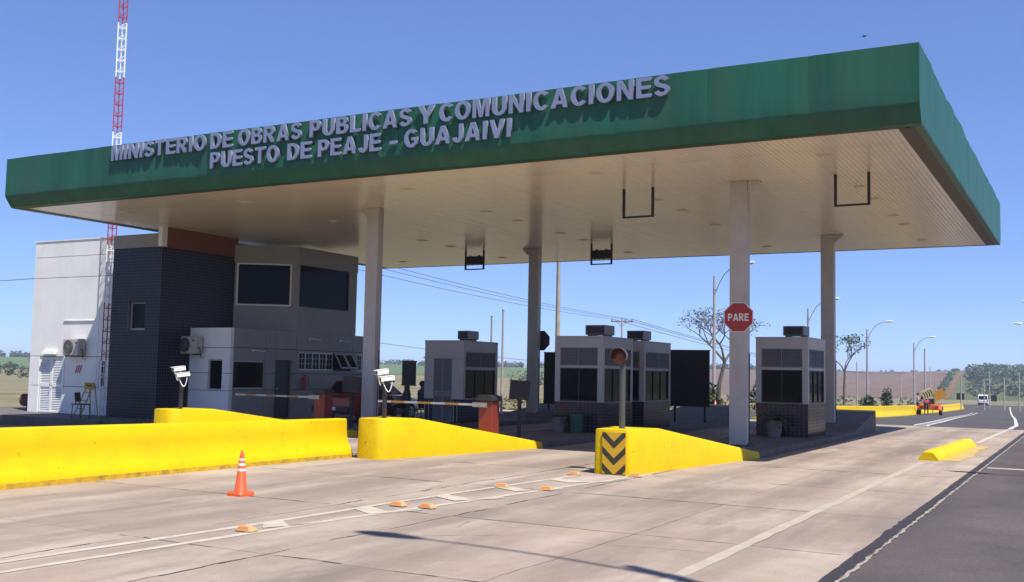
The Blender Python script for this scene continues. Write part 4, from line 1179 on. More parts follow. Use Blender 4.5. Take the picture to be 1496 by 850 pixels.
for rr, yy in ((.134, -.23), (.134, -.01)): inn.append([Mx @ Vector((rr * math.cos(a), yy if yy > -.1 else yy + .07 * (1 - math.sin(max(0, min(math.pi, a)))), rr * math.sin(a))) for a in ang])
vis.loft(out + inn, caps=False, close=False).build('visor', M['visor'], hd, smooth=True)

# ---------------------------------------------------------------- cones, studs
def cone(label, x, y, z=0.0, s=1.0, group=None):
    t = thing('traffic_cone', label, 'traffic cone', (x, y, z))
    b = .135 * s
    MB().loft([[(x + a * b * k, y + c * b * k, z + h) for a, c in ((-1, -.8), (-.8, -1), (.8, -1), (1, -.8), (1, .8), (.8, 1), (-.8, 1), (-1, .8))] for k, h in ((1, 0), (1, .03 * s), (.93, .05 * s))]).build('base', M['cone'], t)
    H = .56 * s
    zs = [.05, .40, .43, .50, .53, .605, .64, .70]
    R = lambda q: (.115 - .095 * q / .9) * s
    prof = [(.05, .118), (.36, .068), (.52, .05), (.56, .02)]
    def rad_at(h): return (.082 - .052 * min(1, (h - .05) / .47)) * s
    MB().loft([[(x + rr * math.cos(a), y + rr * math.sin(a), z + h * s) for a in (2 * math.pi * q / 20 for q in range(20))] for h, rr in ((.045, .086 * s), (.05, rad_at(.05)), (.52, rad_at(.52)), (.535, .024 * s), (.58, .01 * s))]).build('cone_body', M['cone'], t, smooth=True)
    for h0, h1 in ((.315, .345), (.385, .415), (.45, .475)):
        MB().loft([[(x + rr * math.cos(a), y + rr * math.sin(a), z + h * s) for a in (2 * math.pi * q / 20 for q in range(20))] for h, rr in ((h0, rad_at(h0) + .002), (h1, rad_at(h1) + .002))], caps=False).build('reflective_band', M['reflective'], t, smooth=True, fix=False)
cone('orange traffic cone standing alone before the long yellow barrier', -9.66, 10.25)
cone('orange and white cone beyond the booths beside the large black board', -13.5, 36.9, 0, 1.25)
cone('small far orange cone left of the stop sign column', -18.6, 57.4, -.38, 1.3)
cone('farthest small cone, close beside the stop sign column', -20.3, 65, -.6, 1.2)
studs = ((-7.49, 8.05, 'marker stud nearest the traffic cone, alone on the double line'), (-7.42, 10.6, 'left one of the two middle marker studs standing side by side'), (-7.03, 10.66, 'right one of the two middle marker studs standing side by side'),
         (-7.47, 13.25, 'marker stud between the chevrons on the barrier side line'), (-6.77, 13.3, 'marker stud between the chevrons on the road side line'), (-7.44, 15.6, 'marker stud in front of the striped island nose, shadow side'), (-6.50, 15.95, 'marker stud at the foot of the striped nose, road side'))
for x, y, lb in studs:
    t = thing('marker_stud', 'orange road ' + lb, 'road stud', (x, y, .0), 'studs along the double line')
    a = Matrix.Translation((x, y, .008)) @ Matrix.Rotation(rad(random.uniform(-8, 8)), 4, 'Z')
    MB().loft([[a @ Vector((sx * w, sy * d, h)) for sx, sy in ((-1, -1), (1, -1), (1, 1), (-1, 1))] for w, d, h in ((.105, .065, 0), (.10, .06, .017), (.07, .03, .05))]).build('stud_body', M['stud'], t, bevel=.004)
    MB().poly([a @ Vector(q) for q in ((-.075, -.0575, .0225), (.075, -.0575, .0225), (.058, -.0355, .0455), (-.058, -.0355, .0455))]).build('reflector', M['stud_lens'], t, fix=False)

# ---------------------------------------------------------------- pots, bin
def leaf_quads(mb, c, R, n, size, flat=1.0, m=0, bias=0.0):
    for _ in range(n):
        while True:
            p = Vector((random.uniform(-1, 1), random.uniform(-1, 1), random.uniform(-1, 1)))
            if p.length <= 1 and p.length > bias: break
        q = Vector(c) + Vector((p.x * R, p.y * R, p.z * R * flat))
        a = Vector((random.gauss(0, 1), random.gauss(0, 1), random.gauss(0, .7))).normalized()
        b = a.cross(Vector((random.gauss(0, 1), random.gauss(0, 1), random.gauss(0, 1)))).normalized()
        s = size * random.uniform(.6, 1.3)
        mb.poly([q - a * s, q + b * s * .45, q + a * s, q - b * s * .45], m)
def fern(t, x, y, z, n, L):
    for k in range(n):
        a = 2 * math.pi * k / n + random.uniform(-.3, .3); up = random.uniform(.5, 1.25); l = L * random.uniform(.7, 1.15)
        mb = MB(); P = []
        for i in range(8):
            u = i / 7
            P.append(Vector((x + math.cos(a) * l * u * .9, y + math.sin(a) * l * u * .9, z + l * (up * u - .95 * u * u))))
        for i in range(7):
            d = (P[i + 1] - P[i]).normalized(); sd_ = d.cross(Vector((0, 0, 1))).normalized()
            for sg in (-1, 1):
                w = .11 * l * 2 * (1 - (i / 8) ** 2)
                q = P[i]; e = q + sd_ * sg * w + d * w * .5
                mb.poly([q, q + d * .05, e + d * .02, e - Vector((0, 0, .02))])
            mb.tube([P[i], P[i + 1]], .005, 4)
        mb.build('frond', M['fern'], t, fix=False)
def pot(label, x, y, zb, r0, r1, h, fr, L):
    t = thing('plant_pot', label, 'potted plant', (x, y, zb))
    rr = ((r0, 0), (r1, h * .9), (r1 + .02, h * .9), (r1 + .02, h), (r1 - .025, h), (r1 - .04, h - .05))
    MB().loft([[(x + q * math.cos(a), y + q * math.sin(a), zb + hh) for a in (2 * math.pi * k / 20 for k in range(20))] for q, hh in rr]).build('pot', M['pot'], t, smooth=True)
    fern(t, x, y, zb + h - .04, fr, L)
pot('fern in a grey pot before the booth by the stop sign column', -7.17, 27.0, .13, .15, .21, .43, 18, .6)
pot('leafy plant in a dark pot left of the green bin', -12.22, 24.65, .13, .15, .21, .40, 12, .38)
t = thing('litter_bin', 'green plastic bin standing at the tiled front of the booth', 'bin', (-11.72, 24.68, .13))
MB().loft([[(-11.72 + q * math.cos(a), 24.68 + q * math.sin(a), .13 + h) for a in (2 * math.pi * k / 22 for k in range(22))] for q, h in ((.15, 0), (.19, .44), (.205, .44), (.205, .48), (.18, .48), (.165, .3))]).build('bin_body', M['green_bin'], t, smooth=True)
for h in (.1, .2, .3):
    MB().tube([(-11.72 + (.152 + h * .09) * math.cos(a), 24.68 + (.152 + h * .09) * math.sin(a), .13 + h) for a in (2 * math.pi * k / 22 for k in range(23))], .007, 5, caps=False).build('rib', M['green_bin'], t, smooth=True)

# ---------------------------------------------------------------- round the office
mx, my = -28.42, 23.62
t = thing('lattice_mast', 'slender red and white lattice mast rising before the white wall', 'mast', (mx, my, -.03))
legs = [(mx + .15 * math.cos(rad(a)), my + .15 * math.sin(rad(a))) for a in (-100, 20, 140)]
bands = [(0, 1.82, 'w'), (1.82, 3.74, 'r'), (3.74, 5.66, 'w'), (5.66, 7.55, 'r'), (7.55, 9.48, 'w'), (9.48, 11.35, 'r'), (11.35, 13.23, 'w'), (13.23, 15.1, 'r'), (15.1, 17, 'w')]
for a, b, c in bands:
    mb = MB()
    a -= .03; b -= .03
    for x, y in legs: mb.tube([(x, y, a + .003), (x, y, b - .003)], .019, 6)
    n = 5
    for k in range(n):
        z = a + (b - a) * (k + .5) / n
        for i in range(3):
            p, q = legs[i], legs[(i + 1) % 3]
            mb.tube([(p[0], p[1], z), (q[0], q[1], z)], .011, 4)
            mb.tube([(p[0], p[1], z), (q[0], q[1], z + (b - a) / n * .5)], .008, 4)
    mb.build('mast_section', M['mast_red'] if c == 'r' else M['mast_white'], t, fix=False)


t = thing('step_ladder', 'yellow step ladder with a sign plate leaning by the mast', 'ladder', (-29.2, 23.3, -.03))
for sx in (-.17, .17):
    MB().tube([(-29.05 + sx, 23.1, -.03), (-28.85 + sx * .75, 23.45, 1.05)], .02, 6).build('rail', M['yellow_metal'], t)
    MB().tube([(-29.0 + sx, 23.75, -.03), (-28.85 + sx * .75, 23.47, 1.05)], .016, 6).build('rear_leg', M['yellow_metal'], t)
for k in range(3):
    u = .22 + k * .24
    MB().box(-29.05 + .2 * u - .16, -29.05 + .2 * u + .16, 23.1 + .35 * u - .04, 23.1 + .35 * u + .04, 1.08 * u - .045, 1.08 * u - .015).build('rung', M['yellow_metal'], t)
pl = MB().box(-29.08, -28.62, 23.36, 23.38, .84, 1.06).build('sign_plate', M['yellow_metal'], t)
for k, u in enumerate((-28.97, -28.88, -28.79)):
    MB().box(u, u + .06, 23.354, 23.3595, .93, 1.0).build('dark_mark', M['dark_metal'], pl)

t = thing('office_chair', 'grey plastic chair standing on the platform edge before the white wall', 'chair', (-27.3, 22.1, -.03))
cx, cy, cz = -27.68, 22.15, -.03
MB().box(cx - .22, cx + .22, cy - .2, cy + .2, cz + .42, cz + .46).build('seat', M['chair'], t, bevel=.015)
Mx = Matrix.Translation((cx - .2, cy + .02, cz + .66)) @ Matrix.Rotation(rad(-60), 4, 'Z') @ Matrix.Rotation(rad(8), 4, 'X')
MB().obox(Mx, .21, .018, .15).build('backrest', M['chair'], t, bevel=.015)
for a in (-.17, .17): MB().tube([Mx @ Vector((a, .0, -.13)), Mx @ Vector((a, -.02, -.25))], .012, 6).build('back_post', M['dark_metal'], t)
for a, b in ((-.2, -.18), (.2, -.18), (.2, .18), (-.2, .18)): MB().tube([(cx + a * .9, cy + b * .9, cz + .42), (cx + a, cy + b, cz)], .012, 6).build('leg', M['dark_metal'], t)

t = thing('exhaust_drum', 'rusty drum with a bent white exhaust pipe left of the white wall', 'exhaust', (-33.5, 24.9, -.34))
MB().tube([(-33.95, 24.7, .33), (-32.75, 24.9, .33)], .23, 18).build('drum', M['rust'], t, smooth=True)
pp = [(-33.4, 24.8, .54), (-33.4, 24.8, 1.35), (-33.45, 24.8, 1.45), (-33.78, 24.8, 1.85)]
MB().tube([pp[0], pp[1], pp[2]], .1, 12).build('pipe', M['white_metal'], t, smooth=True)
MB().tube([pp[2], pp[3]], [.13, .15], 12).build('pipe_hood', M['white_metal'], t, smooth=True)
for x in (-33.8, -33.4, -33.0):
    MB().tube([(x, 24.62, -.34), (x, 24.72, .15)], .018, 6).build('stand_leg', M['dark_metal'], t)
    MB().tube([(x, 25.02, -.34), (x, 24.92, .15)], .018, 6).build('stand_leg', M['dark_metal'], t)

t = thing('fire_extinguisher', 'red fire extinguisher hung on the wall below the office window row', 'fire extinguisher', (-23.92, 28.27, .95))
MB().tube([(-23.9, 28.27, .93), (-23.9, 28.27, 1.33), (-23.9, 28.27, 1.38)], [.07, .07, .03], 14).build('cylinder', M['red_sign'], t, smooth=True)
MB().tube([(-23.9, 28.27, 1.39), (-23.9, 28.27, 1.45)], .025, 8).build('valve', M['dark_metal'], t)
MB().tube([(-23.87, 28.27, 1.43), (-23.8, 28.36, 1.38), (-23.83, 28.38, 1.05)], .012, 6).build('hose', M['black'], t)

# ---------------------------------------------------------------- people
def person(label, J, bones, hair, mats, loc, rz, group=None, sc=1.0):
    """J: joint -> (x,y,z,radius); bones: (a,b,material index); one skinned body, split into garments by nearest bone"""
    names = list(J)
    me = bpy.data.meshes.new('person')
    me.from_pydata([J[k][:3] for k in names], [(names.index(a), names.index(b)) for a, b, _ in bones], [])
    o = bpy.data.objects.new('person', me); COL.objects.link(o)
    sk = o.modifiers.new('skin', 'SKIN'); sk.use_smooth_shade = True
    for i, k in enumerate(names):
        sv = me.skin_vertices[0].data[i]; sv.radius = (J[k][3], J[k][3]); sv.use_root = (k == 'pelvis')
    su = o.modifiers.new('sub', 'SUBSURF'); su.levels = 1; su.render_levels = 1
    dg = bpy.context.evaluated_depsgraph_get()
    m2 = bpy.data.meshes.new_from_object(o.evaluated_get(dg))
    bpy.data.objects.remove(o); bpy.data.meshes.remove(me)
    m2.materials.clear()
    for k in mats: m2.materials.append(M[k])
    seg = [(Vector(J[a][:3]), Vector(J[b][:3]), mi) for a, b, mi in bones]
    for p in m2.polygons:
        c = p.center; best = (1e9, 0)
        for a, b, mi in seg:
            ab = b - a; t = max(0, min(1, (c - a).dot(ab) / max(1e-9, ab.length_squared))); d = (c - a - ab * t).length
            if d < best[0]: best = (d, mi)
        p.material_index = best[1]; p.use_smooth = True
    body = bpy.data.objects.new('person', m2); COL.objects.link(body)
    body.location = loc; body.rotation_euler = (0, 0, rz); body.scale = (sc, sc, sc)
    tag(body, label, 'person', group)
    h = Vector(J['head'][:3])
    mb = MB(); mb.ball(h + Vector((0, .015, .045)), .105, 12, 8, sc=(.92, 1.05, .95))
    hr = mb.build('hair', M[hair], None, smooth=True); hr.parent = body
    f = MB(); f.ball(h + Vector((0, -.108, -.005)), .018, 6, 5, sc=(.8, 1, 1.2)); f = f.build('nose', M['skin'], None, smooth=True); f.parent = body
    for sx in (-1, 1):
        e = MB(); e.ball(h + Vector((sx * .035, -.093, .02)), .011, 6, 5); e = e.build('eye', M['black'], None, smooth=True); e.parent = body
        e = MB(); e.ball(h + Vector((sx * .095, .0, .0)), .026, 6, 5, sc=(.4, 1, 1.2)); e = e.build('ear', M['skin'], None, smooth=True); e.parent = body
    mo = MB().box(h.x - .025, h.x + .025, h.y - .099, h.y - .09, h.z - .052, h.z - .044).build('mouth', M['red_shirt'], None); mo.parent = body
    return body
def hands(J, bones, side, w, d, sgn):
    """five short finger chains off the wrist"""
    W = Vector(w); d = Vector(d).normalized(); s = d.cross(Vector((0, 1, 0))).normalized()
    if s.length < .1: s = Vector((1, 0, 0))
    pk = side + 'palm'; p = W + d * .075; J[pk] = (*p, .03); bones.append((side + 'wrist', pk, 1))
    for i in range(4):
        q = p + s * (i - 1.5) * .022 + d * .035; e = q + d * (.055, .065, .06, .045)[i]; e.y -= .015
        J[side + 'f%da' % i] = (*q, .0095); J[side + 'f%db' % i] = (*e, .008)
        bones.append((pk, side + 'f%da' % i, 1)); bones.append((side + 'f%da' % i, side + 'f%db' % i, 1))
    q = W + d * .04 + s * sgn * .04; e = q + d * .045 + s * sgn * .015
    J[side + 'ta'] = (*q, .011); J[side + 'tb'] = (*e, .009); bones.append((side + 'wrist', side + 'ta', 1)); bones.append((side + 'ta', side + 'tb', 1))
def make_pose(P):
    R = dict(pelvis=.13, waist=.125, chest=.145, neck=.055, chin=.062, head=.098, top=.07)
    R.update({s + k: v for s in 'lr' for k, v in dict(sh=.065, el=.045, wrist=.03, hip=.092, knee=.06, ankle=.042, toe=.035).items()})
    J = {k: (*P[k], R[k]) for k in P}
    b = [('pelvis', 'waist', 0), ('waist', 'chest', 0), ('chest', 'neck', 0), ('neck', 'chin', 1), ('chin', 'head', 1), ('head', 'top', 1)]
    for s in 'lr':
        b += [('chest', s + 'sh', 0), (s + 'sh', s + 'el', 0), (s + 'el', s + 'wrist', 1), ('pelvis', s + 'hip', 2), (s + 'hip', s + 'knee', 2), (s + 'knee', s + 'ankle', 2), (s + 'ankle', s + 'toe', 3)]
        hands(J, b, s, P[s + 'wrist'], Vector(P[s + 'wrist']) - Vector(P[s + 'el']), 1 if s == 'l' else -1)
    return J, b
stand = dict(pelvis=(0, 0, .95), waist=(0, .0, 1.1), chest=(0, -.02, 1.33), neck=(0, -.02, 1.48), chin=(0, -.035, 1.55), head=(0, -.03, 1.63), top=(0, -.02, 1.69),
             lsh=(.18, -.02, 1.41), lel=(.23, -.12, 1.15), lwrist=(.2, -.34, 1.04), rsh=(-.18, -.02, 1.41), rel=(-.24, -.05, 1.14), rwrist=(-.2, -.27, .98),
             lhip=(.09, 0, .9), lknee=(.1, -.04, .5), lankle=(.11, .02, .08), ltoe=(.12, -.13, .035), rhip=(-.09, 0, .9), rknee=(-.11, .02, .5), rankle=(-.12, .08, .08), rtoe=(-.13, -.07, .035))
bend = dict(pelvis=(0, .1, .93), waist=(0, -.02, 1.02), chest=(0, -.24, 1.12), neck=(0, -.38, 1.14), chin=(0, -.43, 1.12), head=(0, -.5, 1.11), top=(0, -.55, 1.12),
            lsh=(.18, -.3, 1.13), lel=(.22, -.38, .88), lwrist=(.14, -.52, .72), rsh=(-.18, -.3, 1.13), rel=(-.22, -.38, .88), rwrist=(-.14, -.52, .72),
            lhip=(.09, .1, .88), lknee=(.11, .04, .49), lankle=(.12, .06, .08), ltoe=(.13, -.09, .035), rhip=(-.09, .1, .88), rknee=(-.11, .04, .49), rankle=(-.12, .08, .08), rtoe=(-.13, -.07, .035))
sit = dict(pelvis=(0, 0, .53), waist=(0, .02, .68), chest=(0, -.01, .92), neck=(0, -.02, 1.06), chin=(0, -.04, 1.12), head=(0, -.04, 1.2), top=(0, -.03, 1.26),
           lsh=(.18, -.01, 1.0), lel=(.23, -.12, .76), lwrist=(.16, -.34, .68), rsh=(-.18, -.01, 1.0), rel=(-.23, -.1, .75), rwrist=(-.15, -.33, .66),
           lhip=(.1, -.03, .53), lknee=(.13, -.43, .5), lankle=(.13, -.42, .08), ltoe=(.13, -.57, .035), rhip=(-.1, -.03, .53), rknee=(-.13, -.43, .5), rankle=(-.13, -.45, .08), rtoe=(-.13, -.6, .035))
J, b = make_pose(stand); person('worker in a pale pink shirt standing at the trailer by the barrier', J, b, 'hair', ['pink_shirt', 'skin', 'olive_cloth', 'black'], (-12.2, 89.6, road_z(89.6) - .01), rad(95), sc=1.0)
J, b = make_pose(bend); person('worker in a crimson shirt bending over the orange trailer', J, b, 'hair', ['red_shirt', 'skin', 'navy_cloth', 'black'], (-11.42, 88.55, road_z(88.55) - .01), rad(180), sc=1.0)
def stool(label, x, y):
    t = thing('stool', label, 'stool', (x, y, 0))
    MB().tube([(x, y, .40), (x, y, .435)], .17, 16).build('seat', M['chair'], t)
    for a in (45, 135, 225, 315): MB().tube([(x + .1 * math.cos(rad(a)), y + .1 * math.sin(rad(a)), .4), (x + .17 * math.cos(rad(a)), y + .17 * math.sin(rad(a)), 0)], .014, 6).build('leg', M['dark_metal'], t)
stool('grey stool under the seated person next to the red car', -19.3, 27.9); stool('grey stool under the seated person next to the louvred booth', -19.05, 28.35)
J, b = make_pose(sit); person('person in dark clothes seated between the red car and the black board', J, b, 'hair', ['blue_shirt', 'skin', 'navy_cloth', 'black'], (-19.3, 27.9, 0), rad(-40))
J, b = make_pose(sit); person('person in grey blue shirt seated at the edge of the louvred booth', J, b, 'hair', ['blue_shirt', 'skin', 'olive_cloth', 'black'], (-19.05, 28.35, 0), rad(150))

# ---------------------------------------------------------------- vehicles
def wheel(t, x, y, z, R, w):
    ty = MB().tube([(x - w / 2, y, z), (x - w / 2 + .02, y, z), (x + w / 2 - .02, y, z), (x + w / 2, y, z)], [R * .9, R, R, R * .9], 20).build('wheel', M['tyre'], t, smooth=True)
    MB().tube([(x - w / 2 - .006, y, z), (x + w / 2 + .006, y, z)], R * .58, 14).build('rim', M['galv'], ty)
def car(name, label, cat, x, y, z, L, W, H, paint, van, rz=0.0):
    t = thing(name, label, cat, (0, 0, 0))
    h = W / 2
    # body: lofted cross sections from rear (y=0) to front (y=L)
    if van: st = [(0, .9, .45, .95), (.08, .97, .3, 1.0), (.5, 1, .24, 1.0), (L * .5, 1, .22, 1.0), (L * .8, 1, .24, .98), (L * .95, .95, .28, .9), (L, .8, .38, .75)]
    else: st = [(0, .86, .42, .78), (.1, .95, .3, .84), (.6, 1, .24, .86), (L * .5, 1, .22, .86), (L * .72, 1, .24, .84), (L * .93, .95, .28, .72), (L, .8, .38, .62)]
    rings = [[(-h * k, yy, z0), (-h * k * 1.0, yy, (z0 + z1) / 2), (-h * k * .95, yy, z1), (h * k * .95, yy, z1), (h * k, yy, (z0 + z1) / 2), (h * k, yy, z0)] for yy, k, z0, z1 in st]
    MB().loft(rings).build('body', paint, t, smooth=True, bevel=.03)
    zb = 1.0 if van else .86
    if van: cab = [(.03, .9, zb), (.12, .86, H - .12), (.3, .82, H), (L * .55, .82, H), (L * .68, .8, H - .08), (L * .86, .9, zb)]
    else: cab = [(.55, .88, zb), (.95, .74, H - .03), (1.3, .72, H), (L * .5, .72, H), (L * .56, .74, H - .03), (L * .74, .88, zb)]
    prof = [(yy, zz) for yy, _, zz in cab]
    rings = [[(s_ * h * k, yy, zz) for yy, k, zz in cab] for s_ in (-1, 1)]
    MB().loft(rings).build('cabin', paint, t, smooth=True, bevel=.02)
    # glazing set just proud of the cabin sides and ends
    def lerp(a, b, u): return tuple(a[i] + (b[i] - a[i]) * u for i in range(3))
    rb, rt = cab[0], cab[1]; fb, ft = cab[-1], cab[-2]
    for nm, (B, T), s_ in (('rear_window', (rb, rt), -1), ('windscreen', (fb, ft), 1)):
        u0, u1 = .12, .92
        q0 = [B[i] + (T[i] - B[i]) * u0 for i in range(3)]; q1 = [B[i] + (T[i] - B[i]) * u1 for i in range(3)]
        e = s_ * .012
        MB().poly([(-h * q0[1] * .85, q0[0] + e, q0[2]), (h * q0[1] * .85, q0[0] + e, q0[2]), (h * q1[1] * .85, q1[0] + e, q1[2]), (-h * q1[1] * .85, q1[0] + e, q1[2])]).build(nm, M['glass'], t, fix=False)
    y0, y1 = cab[2][0] + .05, cab[3][0]; ks, kt = .885 if van else .87, (.83 if van else .735)
    for s_ in (-1, 1):
        for a, c in ((y0, (y0 + y1) / 2 - .04), ((y0 + y1) / 2 + .04, y1 + .1)):
            MB().poly([(s_ * (h * (.885 if van else .865) + .012), a, zb + .05), (s_ * (h * (.885 if van else .865) + .012), c + .12, zb + .05), (s_ * (h * (.835 if van else .745) + .014), c, H - .1), (s_ * (h * (.835 if van else .745) + .014), a + .06, H - .1)]).build('side_window', M['glass'], t, fix=False)
        lampz = .78 if van else .66
        MB().box(s_ * h * .86 - .07, s_ * h * .86 + .07, -.02, .03, lampz, lampz + (.3 if van else .14)).build('tail_light', M['tail_red'], t)
        MB().box(s_ * h * .66 - .12, s_ * h * .66 + .12, L - .04, L + .012, .52, .66).build('headlight', M['lens'], t)
        MB().box(s_ * (h + .08) - .06, s_ * (h + .08) + .06, L * .72, L * .72 + .1, zb + .02, zb + .16).build('mirror', paint, t)
        for yy in (L * .18, L * .81): wheel(t, s_ * (h - .1), yy, .31, .31, .2)
    MB().box(-h * .9, h * .9, -.06, .05, .34, .52).build('rear_bumper', M['dark_metal'], t, bevel=.02)
    MB().box(-h * .85, h * .85, L - .05, L + .05, .34, .5).build('front_bumper', M['dark_metal'], t, bevel=.02)
    MB().box(-.22, .22, -.075, -.061, .6 if van else .4, .72 if van else .5).build('number_plate', M['white_print'], t)
    t.location = (x, y, z); t.rotation_euler = (0, 0, rz)
    return t
car('parked_car', 'red car parked behind the front column beside the louvred booth', 'car', -20.55, 25.6, 0, 3.9, 1.62, 1.32, M['car_red'], False)
car('minivan', 'white minivan seen from behind at the far end of the road', 'van', -15.34, 185.8, tz(-15.34, 186), 3.9, 1.62, 1.85, M['van_white'], True)

# arrow board trailer
t = thing('warning_trailer', 'orange roadworks trailer with tilted warning boards by the far barrier', 'trailer', (0, 0, 0))
x, y = 0.0, 0.0
MB().box(x - .62, x + .62, y - .55, y + .75, .36, .72).build('chassis', M['trailer_orange'], t, bevel=.05)
for sx in (-1, 1):
    w_ = MB().tube([(x + sx * .68 - .09, y, .28), (x + sx * .68 + .09, y, .28)], .28, 18).build('wheel', M['tyre'], t, smooth=True)
    MB().tube([(x + sx * .68 - .095, y, .28), (x + sx * .68 + .095, y, .28)], .13, 12).build('rim', M['galv'], w_)
    pts = [(y + .36 * math.cos(a), .28 + .36 * math.sin(a)) for a in (rad(10 + 160 * q / 10) for q in range(11))]
    mb = MB(); mb.loft([[(x + sx * .68 + o, p[0], p[1]) for p in pts] for o in (-.13, .13)], caps=False, close=False); mb.build('mudguard', M['trailer_orange'], t, smooth=True, fix=False)
    MB().box(x + sx * .5 - .08, x + sx * .5 + .08, y - .58, y - .551, .45, .6).build('tail_light', M['tail_red'], t)
MB().box(x - .25, x + .25, y - .2, y + .5, .721, 1.08).build('engine_box', M['black'], t)
MB().box(x + .3, x + .4, y - .05, y + .05, .72, 1.75).build('board_mast', M['yellow_metal'], t)
Mx = Matrix.Translation((x - .12, y - .1, 1.42)) @ Matrix.Rotation(rad(14), 4, 'Z') @ Matrix.Rotation(rad(-24), 4, 'Y') @ Matrix.Rotation(rad(10), 4, 'X')
bd = MB().obox(Mx, .36, .03, .33).build('warning_board', M['board_yellow'], t)
for k in range(4):
    a = -.3 + k * .16
    MB().poly([Mx @ Vector(q) for q in ((a, -.034, -.22), (a + .07, -.034, -.22), (a + .13, -.034, 0), (a + .07, -.034, .22), (a, -.034, .22), (a + .06, -.034, 0))]).build('arrow_stripe', M['black'], bd, fix=False)
MB().prism([(x - .62, 1.05), (x - .22, 1.05), (x - .38, 1.7)], 'y', y + .05, y + .1).build('end_flap', M['black'], t)
Mx = Matrix.Translation((x + .6, y + .25, 1.38)) @ Matrix.Rotation(rad(10), 4, 'Z') @ Matrix.Rotation(rad(-32), 4, 'Y') @ Matrix.Rotation(rad(12), 4, 'X')
MB().obox(Mx, .38, .025, .3).build('plain_board', M['board_orange'], t)
MB().tube([(x, y + .75, .4), (x, y + 1.6, .4)], .04, 8).build('drawbar', M['trailer_orange'], t)
MB().tube([(x, y + 1.5, 0), (x, y + 1.5, .42)], .025, 8).build('jockey_leg', M['dark_metal'], t)
t.location = (-11.3, 89.7, road_z(89.7) - .008); t.scale = (1.18, 1.18, 1.18)
# ---------------------------------------------------------------- street lamps and poles
def lamp_mesh(t, hz, arm, side):
    MB().tube([(0, 0, -.2), (0, 0, hz * .5), (0, 0, hz)], [.125, .1, .075], 10).build('pole', M['pole'], t, smooth=True)
    for zz in (hz - 1.05, hz - .85): MB().tube([(0, 0, zz), (0, 0, zz + .05)], .1, 10).build('arm_collar', M['galv'], t)
    P = [(0.09, -.95), (.3, -.45), (.62, .1), (1.0, .45), (1.45, .64), (arm - .35, .72)]
    MB().tube([(side * q[0], 0, hz + q[1]) for q in P], [.032, .03, .03, .028, .028, .026], 8).build('arm', M['galv'], t, smooth=True)
    hd = MB(); Mx = Matrix.Translation((side * arm, 0, hz + .74)) @ Matrix.Rotation(rad(-5 * side), 4, 'Y')
    R_ = []
    for u, w, h in ((-.38, .05, .04), (-.25, .1, .075), (0, .15, .09), (.25, .13, .08), (.4, .05, .04)):
        R_.append([Mx @ Vector((u * side, w * math.cos(a), h * math.sin(a))) for a in (2 * math.pi * q / 12 for q in range(12))])
    hd = hd.loft(R_).build('lamp_head', M['lamp_head'], t, smooth=True)
    MB().obox(Mx @ Matrix.Translation((.03 * side, 0, -.075)), .2, .1, .02).build('lamp_lens', M['lens'], hd)
def lamp(label, x, y, hz, arm, side, zb=None):
    t = thing('street_lamp', label, 'street lamp', (0, 0, 0), 'street lamps along the road')
    lamp_mesh(t, hz, arm, side)
    t.location = (x, y, tz(x, y) if zb is None else zb)
    return t
def again(src, label, x, y, zb=None):
    c = copy_tree(src); c['label'] = label; c.location = (x, y, tz(x, y) if zb is None else zb); return c
L0 = lamp('street lamp pole showing between the rear column and the paired booths', -19.75, 39.6, 8.2, 2.1, 1)
again(L0, 'street lamp before the crooked tree left of the stop sign column', -19.85, 61)
again(L0, 'street lamp rising behind the booth beside the rear roadside column', -19.6, 84)
again(L0, 'first of two curved street lamps in the open right of the canopy', -19.4, 108)
again(L0, 'second curved street lamp, right above the roadworks trailer', -18.9, 136)
R0 = lamp('street lamp whose head shows at the upper right edge', -2.0, 89, 8.2, 2.1, -1)
again(R0, 'street lamp whose head shows lower at the right edge', -3.9, 112)
N0 = lamp('roadside street lamp whose shadow crosses the near concrete lane', 2.15, 5.64, 11.0, 2.3, -1, 0)
again(N0, 'roadside street lamp whose head shadow touches the asphalt edge', 6.4, 17.85, 0)

def post(label, x, y, h, r=.05, m='pole', top=None):
    t = thing('roadside_post', label, 'post', (x, y, tz(x, y)), 'slim posts beside the road')
    z = tz(x, y)
    MB().tube([(x, y, z - .1), (x, y, z + h)], [r, r * .8], 8).build('shaft', M[m], t, smooth=True)
    MB().ball((x, y, z + h), r * 1.1, 8, 5).build('cap', M[m], t)
    return t
post('slim white post just right of the louvred door booth', -22.2, 39.2, 4.75, .055)
post('slim post half hidden behind the louvred door booth', -23.0, 39.6, 4.75, .055)
for az, r_, h, lb in ((-5.72, 150, 4.4, 'slim post left of the white minivan'), (-4.42, 165, 5.2, 'tall slim post just right of the white minivan'), (-3.75, 150, 4.2, 'second slim post right of the white minivan'), (-3.08, 150, 5.0, 'last slim post at the right edge'), (-4.66, 150, 4.0, 'short slim post close beside the white minivan'), (-7.4, 118, 6.6, 'slim post between the trailer and the red track'), (-10.7, 150, 6.0, 'dark slim post left of the far crossarm pole'), (-7.15, 200, 6.4, 'fainter slim post at the foot of the red track')):
    x, y = polar(az, r_); post(lb, x, y, h, .09)

